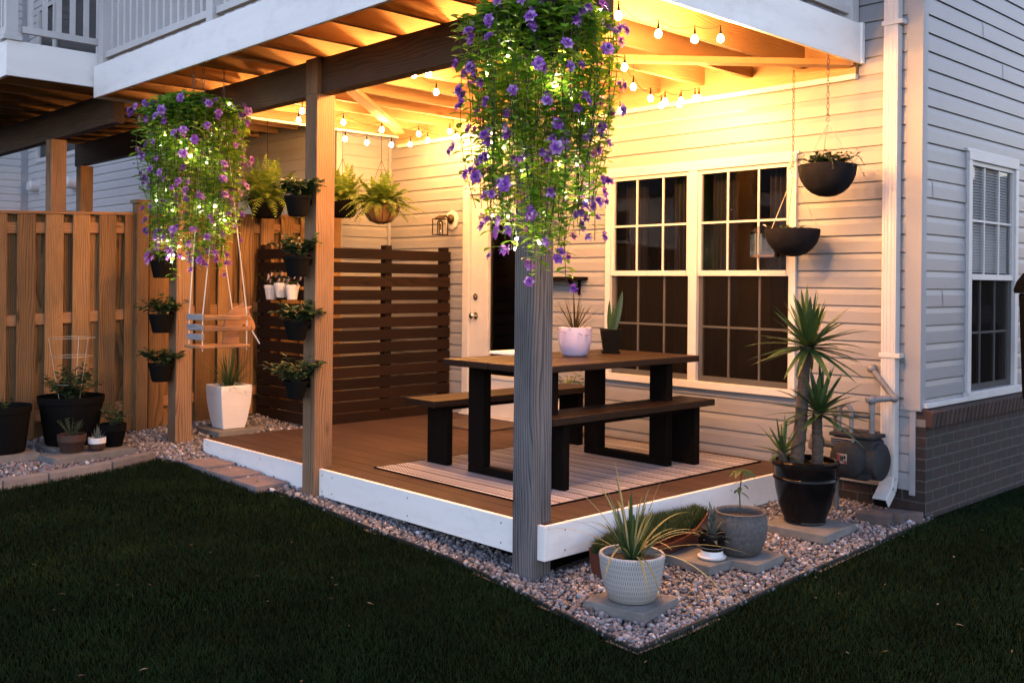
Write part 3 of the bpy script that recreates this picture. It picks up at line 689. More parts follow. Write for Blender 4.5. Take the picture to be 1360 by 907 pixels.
while x > -8.4: MB().box(x - .019, x + .019, -1.165, NY - .02, 3.01, 3.229).build('joist', MAT['joist'], nb); x -= .4
MB().box(-8.4, -4.56, -.345, -.255, 2.75, 3.008).build('beam', MAT['beam'], nb)
MB().box(-8.2, -5.0, .66, .74, 2.76, 3.008).build('beam', MAT['beam'], nb)
for (x, y) in ((-6.0, -.3), (-8.0, .7)): MB().box(x - .07, x + .07, y - .07, y + .07, .1, 2.748).build('post', MAT['post'], nb, bevel=.005)

# ================================================================== upper deck (our balcony) with its posts
ud = thing('upper_deck', 'white edged timber deck on posts roofing the lit patio', 'deck', (0, 0, 0))
ZB, ZT, YU, XL, XR = 2.684, 2.917, -.565, -4.41, .51
P2X, P3X = -2.008, -4.029
def post(x, z0, mat):
    return MB().box(x - .07, x + .07, -.07, .07, z0 - .12, ZB).box(x - .07, x + .07, -.07, -.037, ZB, ZT).build('post', mat, ud, bevel=.004)
p1o = post(0, -.049, MAT['post_grey']); p1o['label'] = 'grey weathered corner post nearest the camera'
post(P2X, .07, MAT['post'])['label'] = 'middle post carrying four black pots'
post(P3X, .143, MAT['post'])['label'] = 'left post beside the fence'
MB().box(-4.36, P2X - .002, -.036, .05, ZB, ZT - .002).build('beam', MAT['beam'], ud, bevel=.003)
MB().box(P2X + .002, .478, -.036, .05, ZB, ZT - .002).build('beam', MAT['beam'], ud, bevel=.003)
MB().box(XL, XR - .026, YU, YU + .025, ZT - .02, 3.15).build('front_fascia', MAT['white_paint'], ud, bevel=.003)
MB().box(XR - .025, XR, YU, W - .02, ZT - .0203, 3.1502).box(XR - .028, XR + .012, W - .055, W - .0175, ZT - .022, 3.16).build('side_fascia', MAT['white_paint'], ud, bevel=.003)
MB().box(XL, XL + .025, YU + .026, W - .03, ZT - .02, 3.15).build('side_fascia', MAT['white_paint'], ud, bevel=.003)
x = XL + .05
while x < XR - .06:
    MB().box(x - .019, x + .019, YU + .027, W - .06, ZT, 3.125).build('joist', MAT['joist'], ud); x += .405
MB().box(XR - .066, XR - .028, YU + .027, W - .06, ZT, 3.125).build('joist', MAT['joist'], ud)
mb = MB(); y = YU + .027
while y < W - .05: mb.box(XL + .026, XR - .027, y, min(y + .1375, W - .02), 3.126, 3.151); y += .141
mb.build('decking', MAT['deckunder'], ud)
MB().box(XL + .03, XR - .03, W - .058, W - .018, ZT - .04, 3.12).build('ledger', MAT['deckunder'], ud)
MB().box(XL, XR - .03, W - .0615, W - .0165, 2.80, 2.836).build('ledger_trim', MAT['trim'], ud, bevel=.003)
MB().box(XL, XR - .03, W - .0585, W - .0175, 2.837, ZT - .041).build('ledger_board', MAT['deckunder'], ud)
for (a, b) in (((-.62, 1.15), (.46, 2.40)), ((-2.30, .32), (-4.05, 2.2))):
    MB().bar((a[0], a[1], ZT - .021), (b[0], b[1], ZT - .021), .09, .038).build('brace', MAT['deckunder'], ud)
# railing
yr = YU + .075; xr = XR - .07
for x in (XL + .05, -2.52, -.6, xr): MB().box(x - .045, x + .045, yr - .045, yr + .045, 3.152, 4.25).build('rail_post', MAT['trim'], ud, bevel=.003)
MB().box(xr - .045, xr + .045, W - .12, W - .03, 3.152, 4.25).build('rail_post', MAT['trim'], ud, bevel=.003)
def rail(a, b):
    a = Vector((*a, 0)); b = Vector((*b, 0)); u = Vector((0, 0, 1))
    for z, h in ((3.235, .05), (4.15, .06)): MB().bar(a + u * z, b + u * z, .045, h).build('rail', MAT['trim'], ud, bevel=.003)
    n = int((b - a).length / .112); d = (b - a) / n
    for k in range(1, n):
        c = a + d * k; MB().box(c.x - .018, c.x + .018, c.y - .018, c.y + .018, 3.261, 4.118).build('baluster', MAT['trim'], ud)
rail((XL + .1, yr), (-2.57, yr)); rail((-2.47, yr), (-.65, yr)); rail((-.55, yr), (xr - .05, yr)); rail((xr, yr + .05), (xr, W - .125))

# ================================================================== patio deck
H0, H1 = .069, .248
pdk = thing('patio_deck', 'low wooden patio deck with white edge boards', 'deck', (0, 0, .05))
mb = MB(); y = -.001
while y < W - .02: mb.box(-3.56, .094, y, min(y + .137, W - .02), H1 - .024, H1); y += .1415
mb.build('deck_boards', MAT['deck'], pdk, bevel=.002, bseg=1)
MB().box(-3.56, -1.842, -.028, -.003, H0, H1 - .003).build('front_edge_board', MAT['white_paint'], pdk, bevel=.002)
MB().box(-1.839, .121, -.0285, -.003, H0, H1 - .0032).build('front_edge_board', MAT['white_paint'], pdk, bevel=.002)
q = MB()
for x in (-3.5, -2.7, -1.9, -1.79, -1.0, -.2):
    for z in (H0 + .035, H1 - .04): q.box(x - .004, x + .004, -.0296, -.0284, z - .004, z + .004)
for y in (.12, .8, 1.6, 2.3):
    for z in (H0 + .035, H1 - .04): q.box(.1222, .1232, y - .004, y + .004, z - .004, z + .004)
q.build('screw_heads', MAT['chain'], pdk)
MB().box(.097, .122, -.0025, W - .03, H0, H1 - .0032).build('side_edge_board', MAT['white_paint'], pdk, bevel=.002)
MB().box(-3.5, .02, .12, .16, -.1, H1 - .03).box(-.06, -.02, .16, W - .1, -.1, H1 - .03).build('frame', MAT['cord'], pdk)  # boards coloured black, the shade of the gap under the deck painted in

# ================================================================== fence
fn = thing('fence', 'tall wooden board on board privacy fence', 'fence', (-4.65, 0, .15))
ftop = lambda y: 2.02 + .04 * y
mb = MB()
y = -3.3
while y < 1.85:
    for (dx, oy) in ((.028, 0), (-.028, .105)):
        yy = y + oy; z0 = g(-4.65, yy) + .03
        mb.box(-4.65 + dx - .009, -4.65 + dx + .009, yy - .068, yy + .068, z0, ftop(yy) - .012)
    y += .21
mb.build('pickets', MAT['fence'], fn, bevel=.002, bseg=1)
q = MB(); y = -3.3
while y < 1.85:
    for z in (.42, 1.18, 1.9):
        for e in (-.04, .04): q.box(-4.6125, -4.611, y + e - .0035, y + e + .0035, z + .04 * y + e * .3 - .0035, z + .04 * y + e * .3 + .0035)
    y += .21
q.build('nail_heads', MAT['chain'], fn)
for z in (.42, 1.18, 1.9):
    for (a, b) in ((-3.3, -.13), (-.03, 1.8)): MB().bar((-4.65, a, z + .04 * a), (-4.65, b, z + .04 * b), .036, .085).build('rail', MAT['fence_rail'], fn)
MB().bar((-4.65, -3.3, ftop(-3.3)), (-4.65, -.13, ftop(-.13)), .09, .022).build('top_cap', MAT['fence_rail'], fn)
MB().bar((-4.65, -.03, ftop(-.03)), (-4.65, 1.8, ftop(1.8)), .09, .022).build('top_cap', MAT['fence_rail'], fn)
for y in (-2.5, -.08, 1.84):
    q = MB().box(-4.65 - .03, -4.65 + .075, y - .05, y + .05, .0, ftop(y) + .085).build('fence_post', MAT['fence'], fn, bevel=.004)
    MB().box(-4.65 - .045, -4.65 + .09, y - .065, y + .065, ftop(y) + .0855, ftop(y) + .10).prism([(-.067, -.065, 0), (.068, -.065, 0), (.068, .065, 0), (-.067, .065, 0)], (-4.6275, y, ftop(y) + .1), (-4.6275, y, ftop(y) + .115)).build('post_cap', MAT['bronze'], q)

# ================================================================== dark slat screen
sx, sy = -3.6, 1.0
ss = thing('slat_screen', 'dark stained horizontal slat privacy screen wrapping a corner', 'screen', (sx, sy, .2))
z = .235; pa, pb = MB(), MB()
while z < 1.71:
    h = .09; e = random.uniform(-.004, .004)
    pa.box(sx - .008, sx + .008, sy + .02, W - .03 + e, z, z + h); pb.box(-4.58, sx + .008, sy - .008, sy + .008, z - .002, z + h - .002)
    z += h + (.009 if z < .72 else .03 if z > 1.0 else .02)
pa.build('slat_panel', MAT['screen_y'], ss, bevel=.002, bseg=1); pb.build('slat_panel', MAT['screen_x'], ss, bevel=.002, bseg=1)
for (x, y) in ((sx - .045, sy + .045), (-4.53, sy + .045), (sx - .045, W - .075), (sx - .045, 1.75)):
    MB().box(x - .035, x + .035, y - .035, y + .035, .12, 1.79).build('screen_post', MAT['screen_y'], ss)
# ================================================================== furniture on the deck
DZ = H1
rx0, rx1, ry0, ry1 = -1.70, -.17, .25, 2.37
rug = MB()
nx, ny = 12, 18
for i in range(nx + 1):
    for j in range(ny + 1):
        x = rx0 + (rx1 - rx0) * i / nx; y = ry0 + (ry1 - ry0) * j / ny; rug.v.append((x, y, DZ + .0075 + .0012 * math.sin(x * 7) * math.sin(y * 5)))
for i in range(nx):
    for j in range(ny): a = i*(ny+1)+j; rug.f.append((a, a+ny+1, a+ny+2, a+1))
rug.box(rx0, rx1, ry0, ry1, DZ + .001, DZ + .005)
rg = thing('outdoor_rug', 'flat woven rug with pale and dark zigzag stripes under the table', 'rug', (rx0, ry0, DZ))
rug.build('weave', MAT['rug'], rg, smooth=True)
hm = MB()
for (a, b, c, d) in ((rx0-.008, rx1+.008, ry0-.01, ry0-.001), (rx0-.008, rx1+.008, ry1+.001, ry1+.01), (rx0-.009, rx0-.001, ry0, ry1), (rx1+.001, rx1+.009, ry0, ry1)): hm.box(a, b, c, d, DZ + .001, DZ + .009)
hm.build('hem', MAT['cord'], rg)
mt = MB().box(-3.1, -2.4, 1.80, 2.24, DZ + .001, DZ + .016).build('doormat', mottled('coarse dark mat', (.03, .022, .018), (.075, .05, .04), 22, .95, .8), loc=(-2.75, 2.0, DZ), bevel=.005)
tag(mt, 'dark patterned doormat on the deck in front of the white door', 'doormat')

RZ = DZ + .009
TT_ = .985
tb = thing('dining_table', 'long dark walnut dining table with open square leg frames', 'table', (-.82, 1.2, RZ))
mb = MB()
for k in range(4): x0 = -1.235 + k * .2085; mb.box(x0, x0 + .2070, .425, 1.99, TT_ - .042, TT_)
mb.build('tabletop', MAT['table'], tb, bevel=.006)
for y in (.60, 1.70):
    for (a, b) in ((-1.19, -1.045), (-.60, -.455)): MB().box(a, b, y, y + .065, RZ + .052, TT_ - .043).build('leg', MAT['darkwood'], tb, bevel=.004)
    MB().box(-1.19, -.455, y, y + .065, RZ, RZ + .051).build('foot_bar', MAT['darkwood'], tb, bevel=.004)
MB().box(-.9, -.74, .67, 1.7, TT_ - .085, TT_ - .043).build('stretcher', MAT['darkwood'], tb)
def bench(label, x0, x1, y0, y1, l0, l1, top):
    b = thing('bench', label, 'bench', ((x0 + x1) / 2, (y0 + y1) / 2, RZ), 'benches along the dining table')
    mb = MB(); xm = (x0 + x1) / 2; mb.box(x0, xm - .001, y0, y1, top - .042, top); mb.box(xm + .001, x1, y0, y1, top - .042, top); mb.build('seat', MAT['table'], b, bevel=.003)
    for y in (y0 + .12, y1 - .17): MB().box(l0, l1, y, y + .055, RZ, top - .043).build('leg', MAT['darkwood'], b, bevel=.004)
    MB().box(xm - .03, xm + .03, y0 + .175, y1 - .17, top - .085, top - .043).build('stretcher', MAT['darkwood'], b)
bench('dark wooden bench on the side nearer the window and the camera', -.615, -.33, .50, 2.07, -.57, -.37, .69)
bench('dark wooden bench on the far side of the table, towards the slat screen', -1.72, -1.41, .50, 2.07, -1.63, -1.43, .69)

def pot_profile(prof, wall=.012):
    """outer profile then back down inside so that the pot is hollow"""
    inner = [(r - wall, z) for r, z in prof if z > wall * 1.2]
    return prof + [(prof[-1][0] - wall * .5, prof[-1][1] + wall * .25)] + inner[::-1]
def lathe_pot(name, prof, c, mat, par, wall=.012, n=36, bevel=0):
    q = MB().lathe(pot_profile(prof, wall), c, n, True, False); return q.build(name, mat, par, smooth=True, sharp=50)
def soil(r, z, c, par, mat='soil'):
    q = MB(); n = 20; q.v.append((c[0], c[1], c[2] + z + .008)); 
    for ring in (.5, 1):
        for k in range(n): a = 6.283 * k / n; q.v.append((c[0] + r*ring*math.cos(a), c[1] + r*ring*math.sin(a), c[2] + z + random.uniform(-.004, .006)))
    for k in range(n): k2 = (k+1) % n; q.f += [(0, 1+k, 1+k2), (1+k, 1+n+k, 1+n+k2, 1+k2)]
    return q.build('soil', MAT[mat], par, smooth=True)
def rosette(c, n, L, w, el0, el1, droop=.3, fold=.3, seg=5, spread=.01, lvar=.3, golden=True):
    q = MB()
    for k in range(n):
        a = k * 2.39996 + random.uniform(-.2, .2); t = k / max(1, n - 1)
        el = R_(el0 + (el1 - el0) * t + random.uniform(-8, 8)); l = L * random.uniform(1 - lvar, 1 + lvar * .3)
        d = Vector((math.cos(a) * math.cos(el), math.sin(a) * math.cos(el), math.sin(el)))
        p = Vector(c) + Vector((math.cos(a), math.sin(a), 0)) * spread + Vector((0, 0, -.03 * (1 - t)))
        q.blade(p, d, l, w * random.uniform(.8, 1.15), droop * random.uniform(.4, 1.4) * math.cos(el), seg, fold, prof=lambda t: min(1, .5 + 2.2 * t) * (1 - t) ** .55)
    return q
def bush(c, r, h, n, L, w, q=None, st=None, stems=9):
    """leafy herb: stems fan out of the pot and carry leaf pairs"""
    q = q or MB(); st = st or MB(); c = Vector(c)
    for s in range(stems):
        a = s * 2.4 + random.uniform(-.4, .4); rr = r * random.uniform(.25, 1) ; top = Vector((math.cos(a) * rr, math.sin(a) * rr, h * random.uniform(.55, 1) * (1 - .3 * rr / r)))
        pts = [c + Vector((math.cos(a) * .012, math.sin(a) * .012, 0)) + Vector((top.x * t ** 1.3, top.y * t ** 1.3, top.z * t)) for t in (0, .35, .7, 1)]
        st.tube(pts, [.0028, .0024, .002, .001], 5)
        m = max(3, n // stems)
        for k in range(m):
            t = .3 + .7 * (k + .5) / m; i = min(2, int(t * 3)); p = pts[i].lerp(pts[i+1], min(1, t * 3 - i)) if i < 3 else pts[3]
            b = random.uniform(0, 6.283); d = Vector((math.cos(b), math.sin(b), random.uniform(-.1, .8)))
            q.blade(p, d, L * random.uniform(.6, 1.15), w * random.uniform(.7, 1.2), .35, 4, .15, prof=lambda t: math.sin(math.pi * min(1, t * .92 + .08)) ** .7)
    return q, st
# --- on the table
t = thing('potted_plant', 'pale lavender round pot with dark spiky grass on the table top', 'potted plant', (-.87, 1.25, TT_))
c = (-.87, 1.25, TT_ + .001)
lathe_pot('pot', [(.072, 0), (.088, .015), (.108, .09), (.112, .14), (.110, .188)], c, MAT['lavender'], t); soil(.098, .165, c, t)
rosette((c[0], c[1], c[2] + .17), 46, .30, .013, 12, 82, .25).build('leaves', MAT['dracaena'], t)
t = thing('potted_plant', 'small square black pot with an upright snake plant on the table', 'potted plant', (-.92, 1.67, TT_))
q = MB(); c = Vector((-.92, 1.67, TT_ + .001))
for (r0, r1, z0, z1) in ((.05, .073, .008, .165),):
    n = 4; 
    pr = [(r0*1.414, z0), (r1*1.414, z1), (r1*1.414 - .012, z1 + .001), (r1*1.3 - .02, z1 - .03)]
    q.lathe(pr, c, 4, True, False)
q.build('pot', MAT['black'], t, bevel=.002); MB().lathe([(.085, 0), (.09, .012), (.082, .014)], c, 4).build('saucer', MAT['black'], t)
MB().lathe([(.088, .14), (.001, .142)], c, 4, False, False).build('soil', MAT['soil'], t)
q = MB()
for (dx, dy, d, L, w) in ((.0, -.02, (.05, -.05, 1), .23, .03), (.01, .02, (.12, .16, 1), .30, .05), (-.02, .03, (.1, .02, 1), .2, .035)):
    q.blade(c + Vector((dx, dy, .14)), d, L, w, 0, 6, .3, side=(.7, .7, 0), prof=lambda t: min(1, .55 + 1.5 * t) * (1 - t ** 4))
q.build('leaves', MAT['yucca'], t)
q = MB().box(-1.36, -1.16, .93, 1.20, TT_ + .001, TT_ + .02).build('tray', MAT['paper'], loc=(-1.26, 1.06, TT_), bevel=.004)
tag(q, 'thin flat white board lying on the far table edge, beside the corner post', 'tray')
sh = thing('wall_shelf', 'narrow dark shelf bracketed to the siding left of the window', 'shelf', (-2.1, W - .1, 1.5))
MB().box(-2.36, -1.86, W - .17, W - .017, 1.495, 1.52).build('board', MAT['darkwood'], sh, bevel=.002)
for x in (-2.28, -1.95): MB().bar((x, W - .02, 1.40), (x, W - .15, 1.49), .02, .02).box(x - .01, x + .01, W - .03, W - .016, 1.37, 1.494).build('bracket', MAT['darkwood'], sh)

# ================================================================== string lights
def strings(name, label, pts, hooks=(), kind='left'):
    s = thing(name, label, 'string lights', Vector(pts[0]) + Vector((0, 0, .08)), 'string lights under the deck joists')
    cb = MB(); path = []
    for i, p in enumerate(pts):
        p = Vector(p); top = p + Vector((0, 0, .075))
        if i:
            q = path[-1]; L = (top - q).length
            for k in range(1, 6): u = k / 6; path.append(q.lerp(top, u) - Vector((0, 0, min(.05, L * .13) * 4 * u * (1 - u))))
        path.append(top)
    cb.tube(path, .0018, 5); cb.build('cable', MAT['cord'], s)
    for i, p in enumerate(pts):
        p = Vector(p)
        b = MB().lathe([(.008, .022), (.014, .013), (.018, 0), (.016, -.011), (.009, -.0175), (.002, -.020)], p, 14, True, True).build('bulb', MAT['bulb_' + kind], s, smooth=True)
        MB().lathe([(.0082, .0225), (.0082, .03), (.006, .042), (.002, .074)], p, 10).build('socket', MAT['cord'], b, smooth=True)
    q = MB()
    for h in hooks: h = Vector(h); q.tube([h, h + Vector((0, 0, .02)), Vector((h.x, h.y, ZT + .01))], .002, 5)
    if hooks: q.build('hook', MAT['chain'], s)
    return s
zb_ = 2.80
strings('string_lights', 'lit bulb string running from the far deck corner along the left joists', [(-2.75, .12, 2.79), (-3.13, .31, zb_), (-3.21, .60, zb_), (-3.62, .82, zb_), (-3.44, 1.14, zb_), (-3.54, 1.61, zb_), (-3.55, 2.03, zb_ + .01), (-3.3, 2.26, zb_ - .01), (-3.17, 2.08, zb_)], [(-3.13, .31, 2.86), (-3.54, 1.61, 2.86)])
strings('string_lights', 'lit bulb string zigzagging above the hanging fern near the house corner', [(-3.9, 1.47, 2.74), (-3.95, 1.74, 2.74), (-3.91, 1.99, 2.74), (-3.75, 2.09, 2.74), (-3.42, 2.03, 2.74), (-3.16, 2.13, 2.75), (-2.65, 2.09, 2.74), (-2.13, 2.11, 2.74), (-1.65, 2.1, 2.74), (-1.17, 2.04, 2.74)], [(-3.9, 1.47, 2.83), (-2.13, 2.11, 2.83)], 'alcove')
strings('string_lights', 'lit bulb string behind the long beam, passing over the corner post to the right edge', [(-1.84, .84, zb_), (-1.49, .37, zb_), (-1.40, .42, zb_), (-1.0, .33, zb_), (-.55, .25, zb_), (-.1, .2, zb_), (.37, .21, zb_), (.29, .63, zb_), (.36, .86, zb_), (.465, .95, zb_)], [(.37, .21, 2.86)], 'front')
strings('string_lights', 'brightest bunched bulb string close to the wall above the big window', [(-.22, .96, 2.75), (-.5, 1.38, 2.73), (-.67, 1.77, 2.73), (-.78, 2.03, 2.73), (-.7, 1.97, 2.74), (-.63, 2.04, 2.72), (-.57, 1.98, 2.73), (-.49, 2.03, 2.74), (-.42, 1.98, 2.73)], [(-.5, 1.38, 2.83)], 'cluster')

# ================================================================== hanging things
def chain(q, a, b, link=.034, r=.0024):
    a, b = Vector(a), Vector(b); n = max(1, int((b - a).length / link)); d = (b - a) / n
    for k in range(n):
        c0 = a + d * (k + .5); s = Vector((1, 0, 0)) if k % 2 else Vector((0, 1, 0)); u = d.normalized(); hl = link * .62; w = .0085
        pts = [c0 + u * (hl * math.sin(t)) * .95 + s * (w * math.cos(t)) for t in [6.2832 * i / 10 for i in range(11)]]; q.tube(pts, r, 4, False)
def shook(q, c, r=.012):
    c = Vector(c); q.tube([c + Vector((math.cos(R_(a)) * r, 0, math.sin(R_(a)) * r + r)) for a in range(-90, 181, 30)], .0025, 5); q.tube([c + Vector((-math.cos(R_(a)) * r, 0, -math.sin(R_(a)) * r - r)) for a in range(-90, 181, 30)], .0025, 5)
def bowl(label, c, r, h, zt, zhook, flowers):
    c = Vector(c)
    b = thing('hanging_planter', label, 'hanging planter', c, 'slate bowls hanging by the window')
    prof = [(.012, 0)] + [(r * math.sin(a) ** .9, h * (1 - math.cos(a))) for a in [R_(k) for k in (15, 30, 45, 60, 72, 82, 88)]]
    prof = [(rr * .998, zz * 1.0) for rr, zz in prof]; lathe_pot('bowl', prof + [(r, h)], c, MAT['bowl'], b, .014); soil(r * .93, h * .86, c, b)
    q = MB(); chain(q, (c.x, c.y, zt), (c.x, c.y, zhook)); shook(q, (c.x, c.y, zhook - .02)); q.build('chain', MAT['chain'], b)
    q = MB(); top = Vector((c.x, c.y, zhook - .06))
    for k in range(3): a = 2.3 + 2.094 * k; q.tube([top, c + Vector((r * .97 * math.cos(a), r * .97 * math.sin(a), h * .99))], .0022, 5)
    q.build('wires', MAT['wire'], b)
    lf, st = bush((c.x, c.y, c.z + h * .9), r * (1.1 if flowers else .7), .12 if flowers else .06, 480 if flowers else 80, .044, .027, stems=36 if flowers else 10)
    if flowers:
        for k in range(9): 
            a = random.uniform(0, 6.28); e = c + Vector((math.cos(a) * r * 1.28, math.sin(a) * r * 1.28, h - random.uniform(-.03, .1))); p0 = c + Vector((math.cos(a) * r * .8, math.sin(a) * r * .8, h)); mid = p0.lerp(e, .55) + Vector((0, 0, .05))
            st.tube([p0, mid, e], .0015, 4)
            for m in range(7): lf.blade(mid.lerp(e, m / 6), (random.uniform(-1, 1), random.uniform(-1, 1), .3), .028, .016, .3, 3, .15)
    lf.build('leaves', MAT['herb'], b); st.build('stems', MAT['stem'], b)
    if flowers:
        for k in range(22):
            a = random.uniform(0, 6.28); rr = r * random.uniform(.3, 1.25); p = c + Vector((math.cos(a) * rr, math.sin(a) * rr, h + random.uniform(.0, .1)))
            fl = MB()
            for j in range(5): bb = 6.283 * j / 5; fl.blade(p, (math.cos(bb), math.sin(bb), .4), .014, .012, .2, 2, .1)
            fl.build('flower', MAT['petal_white'], b)
    return b
bowl('dark slate bowl with trailing white flowers, hung highest beside the downspout', (.468, 2.10, 2.018), .178, .195, 2.915, 2.53, True)
bowl('dark slate bowl with low greenery, hung lower in front of the window edge', (.145, 2.24, 1.655), .178, .176, 2.875, 2.24, False)
bf = thing('bird_feeder', 'clear window bird feeder box stuck to the upper right pane', 'bird feeder', (-.19, W - .07, 1.66))
MB().box(-.27, -.08, W - .10, W - .028, 1.655, 1.66).box(-.27, -.08, W - .1005, W - .096, 1.66, 1.70).box(-.2705, -.266, W - .1, W - .03, 1.66, 1.83).box(-.084, -.0795, W - .1, W - .03, 1.66, 1.83).box(-.27, -.08, W - .033, W - .0285, 1.66, 1.83).build('box', MAT['clear'], bf)
MB().prism([(-.10, 0, 1.83), (.10, 0, 1.83), (0, 0, 1.885)], (-.175, W - .105, 0), (-.175, W - .028, 0)).build('gable_lid', MAT['clear'], bf)
MB().box(-.262, -.088, W - .094, W - .036, 1.6605, 1.675).build('seed', MAT['wicker'], bf)

# wall lantern
ln = thing('wall_lantern', 'small unlit dark bronze caged lantern on the siding beside the door', 'wall lamp', (-3.62, W, 2.02))
q = MB().lathe([(.095, 0), (.095, .012), (.085, .018)], (0, 0, 0), 8); q.v = [(-3.585 + a, W - .015 - h, 2.05 + b) for a, b, h in q.v]; q.build('mounting_block', MAT['trim'], ln)
q = MB().lathe([(.045, 0), (.045, .012), (.02, .03)], (0, 0, 0), 20); q.v = [(-3.585 + a, W - .034 - h, 2.06 + b) for a, b, h in q.v]; q.tube([(-3.585, W - .055, 2.06), (-3.585, W - .10, 2.085), (-3.60, W - .15, 2.075)], .010, 8); q.build('arm', MAT['bronze'], ln, smooth=True)
lx, ly, lz = -3.605, W - .15, 1.905; cg = MB()
for a in (-1, 1):
    for b in (-1, 1): cg.box(lx + a*.05 - .004, lx + a*.05 + .004, ly + b*.05 - .004, ly + b*.05 + .004, lz, lz + .15)
for z in (lz, lz + .146):
    for s in (-1, 1): cg.box(lx - .054, lx + .054, ly + s*.05 - .0045, ly + s*.05 + .0045, z, z + .008); cg.box(lx + s*.05 - .0045, lx + s*.05 + .0045, ly - .0455, ly + .0455, z, z + .0078)
cg.lathe([(.075, .154), (.03, .175), (.01, .185)], (lx, ly, lz), 4); cg.build('cage', MAT['bronze'], ln); MB().lathe([(.03, .012), (.03, .12), (.018, .135)], (lx, ly, lz), 16).build('glass_tube', MAT['clear'], ln, smooth=True)

# ferns
def frond(q, p, d, L, droop, pw=.055):
    p = Vector(p); d = Vector(d).normalized(); side = d.cross(Vector((0, 0, 1))).normalized(); n = 17; pts = []
    for i in range(n + 1): t = i / n; pts.append(p + d * (L * t) + Vector((0, 0, -droop * L * t ** 2.1)))
    q.tube([pts[0], pts[n // 3], pts[2 * n // 3], pts[n]], [.0022, .0018, .0012, .0005], 4, False)
    for i in range(2, n + 1):
        t = i / n; tang = (pts[i] - pts[i-1]).normalized(); w = pw * math.sin(math.pi * (.12 + .86 * t)) ** .8 + .006
        for s in (-1, 1): q.blade(pts[i], side * s + tang * .45 + Vector((0, 0, random.uniform(-.25, .1))), w, .017, .25, 2, .1, side=tang, prof=lambda t: 1 - .6 * t)
def fern(label, c, r, n, L, kind, zt, group):
    c = Vector(c); f = thing('hanging_fern', label, 'hanging fern', c, group); z0 = .17
    if kind == 'basket':
        lathe_pot('liner', [(.03, 0), (.09, .022), (.135, .075), (r, .155)], c, MAT['wicker'], f, .01)
        q = MB()
        for k in range(12):
            a = 6.283 * k / 12; q.tube([c + Vector((math.cos(a) * rr, math.sin(a) * rr, z)) for rr, z in ((.02, -.006), (.094, .016), (.141, .072), (r + .006, .157))], .003, 5)
        q.tube([c + Vector((math.cos(6.283 * k / 32) * (r + .006), math.sin(6.283 * k / 32) * (r + .006), .157)) for k in range(33)], .004, 5, False); q.build('wire_cage', MAT['bronze'], f)
    else: lathe_pot('pot', [(.09, 0), (.12, .02), (r, .16)], c, MAT['black'], f)
    q = MB(); top = Vector((c.x, c.y, c.z + .55))
    for k in range(3): a = .5 + 2.094 * k; q.tube([top, c + Vector((r * math.cos(a), r * math.sin(a), .155))], .0018, 5)
    if zt > top.z: q.tube([top, (c.x, c.y, zt)], .002, 5)
    q.build('hanger', MAT['cord'], f)
    q = MB()
    for k in range(n):
        a = k * 2.39996; t = (k + .5) / n; el = R_(82 - 66 * t + random.uniform(-10, 10)); l = L * random.uniform(.65, 1.1)
        frond(q, c + Vector((math.cos(a) * .04, math.sin(a) * .04, z0 - .02)), (math.cos(a) * math.cos(el), math.sin(a) * math.cos(el), math.sin(el)), l, random.uniform(.35, .75) * math.cos(el) + .12)
    q.build('fronds', MAT['fern'], f)
fern('bushy lit fern in a wire basket hanging before the siding', (-3.5, 1.58, 1.975), .165, 75, .36, 'basket', 2.91, 'ferns hanging along the fence')
fern('large fern hanging above the fence, left of the middle post', (-4.30, .92, 2.02), .17, 85, .52, 'pot', 2.91, 'ferns hanging along the fence')
fern('smaller fern half hidden behind the middle post', (-4.22, 1.66, 2.06), .15, 60, .42, 'pot', 2.91, 'ferns hanging along the fence')

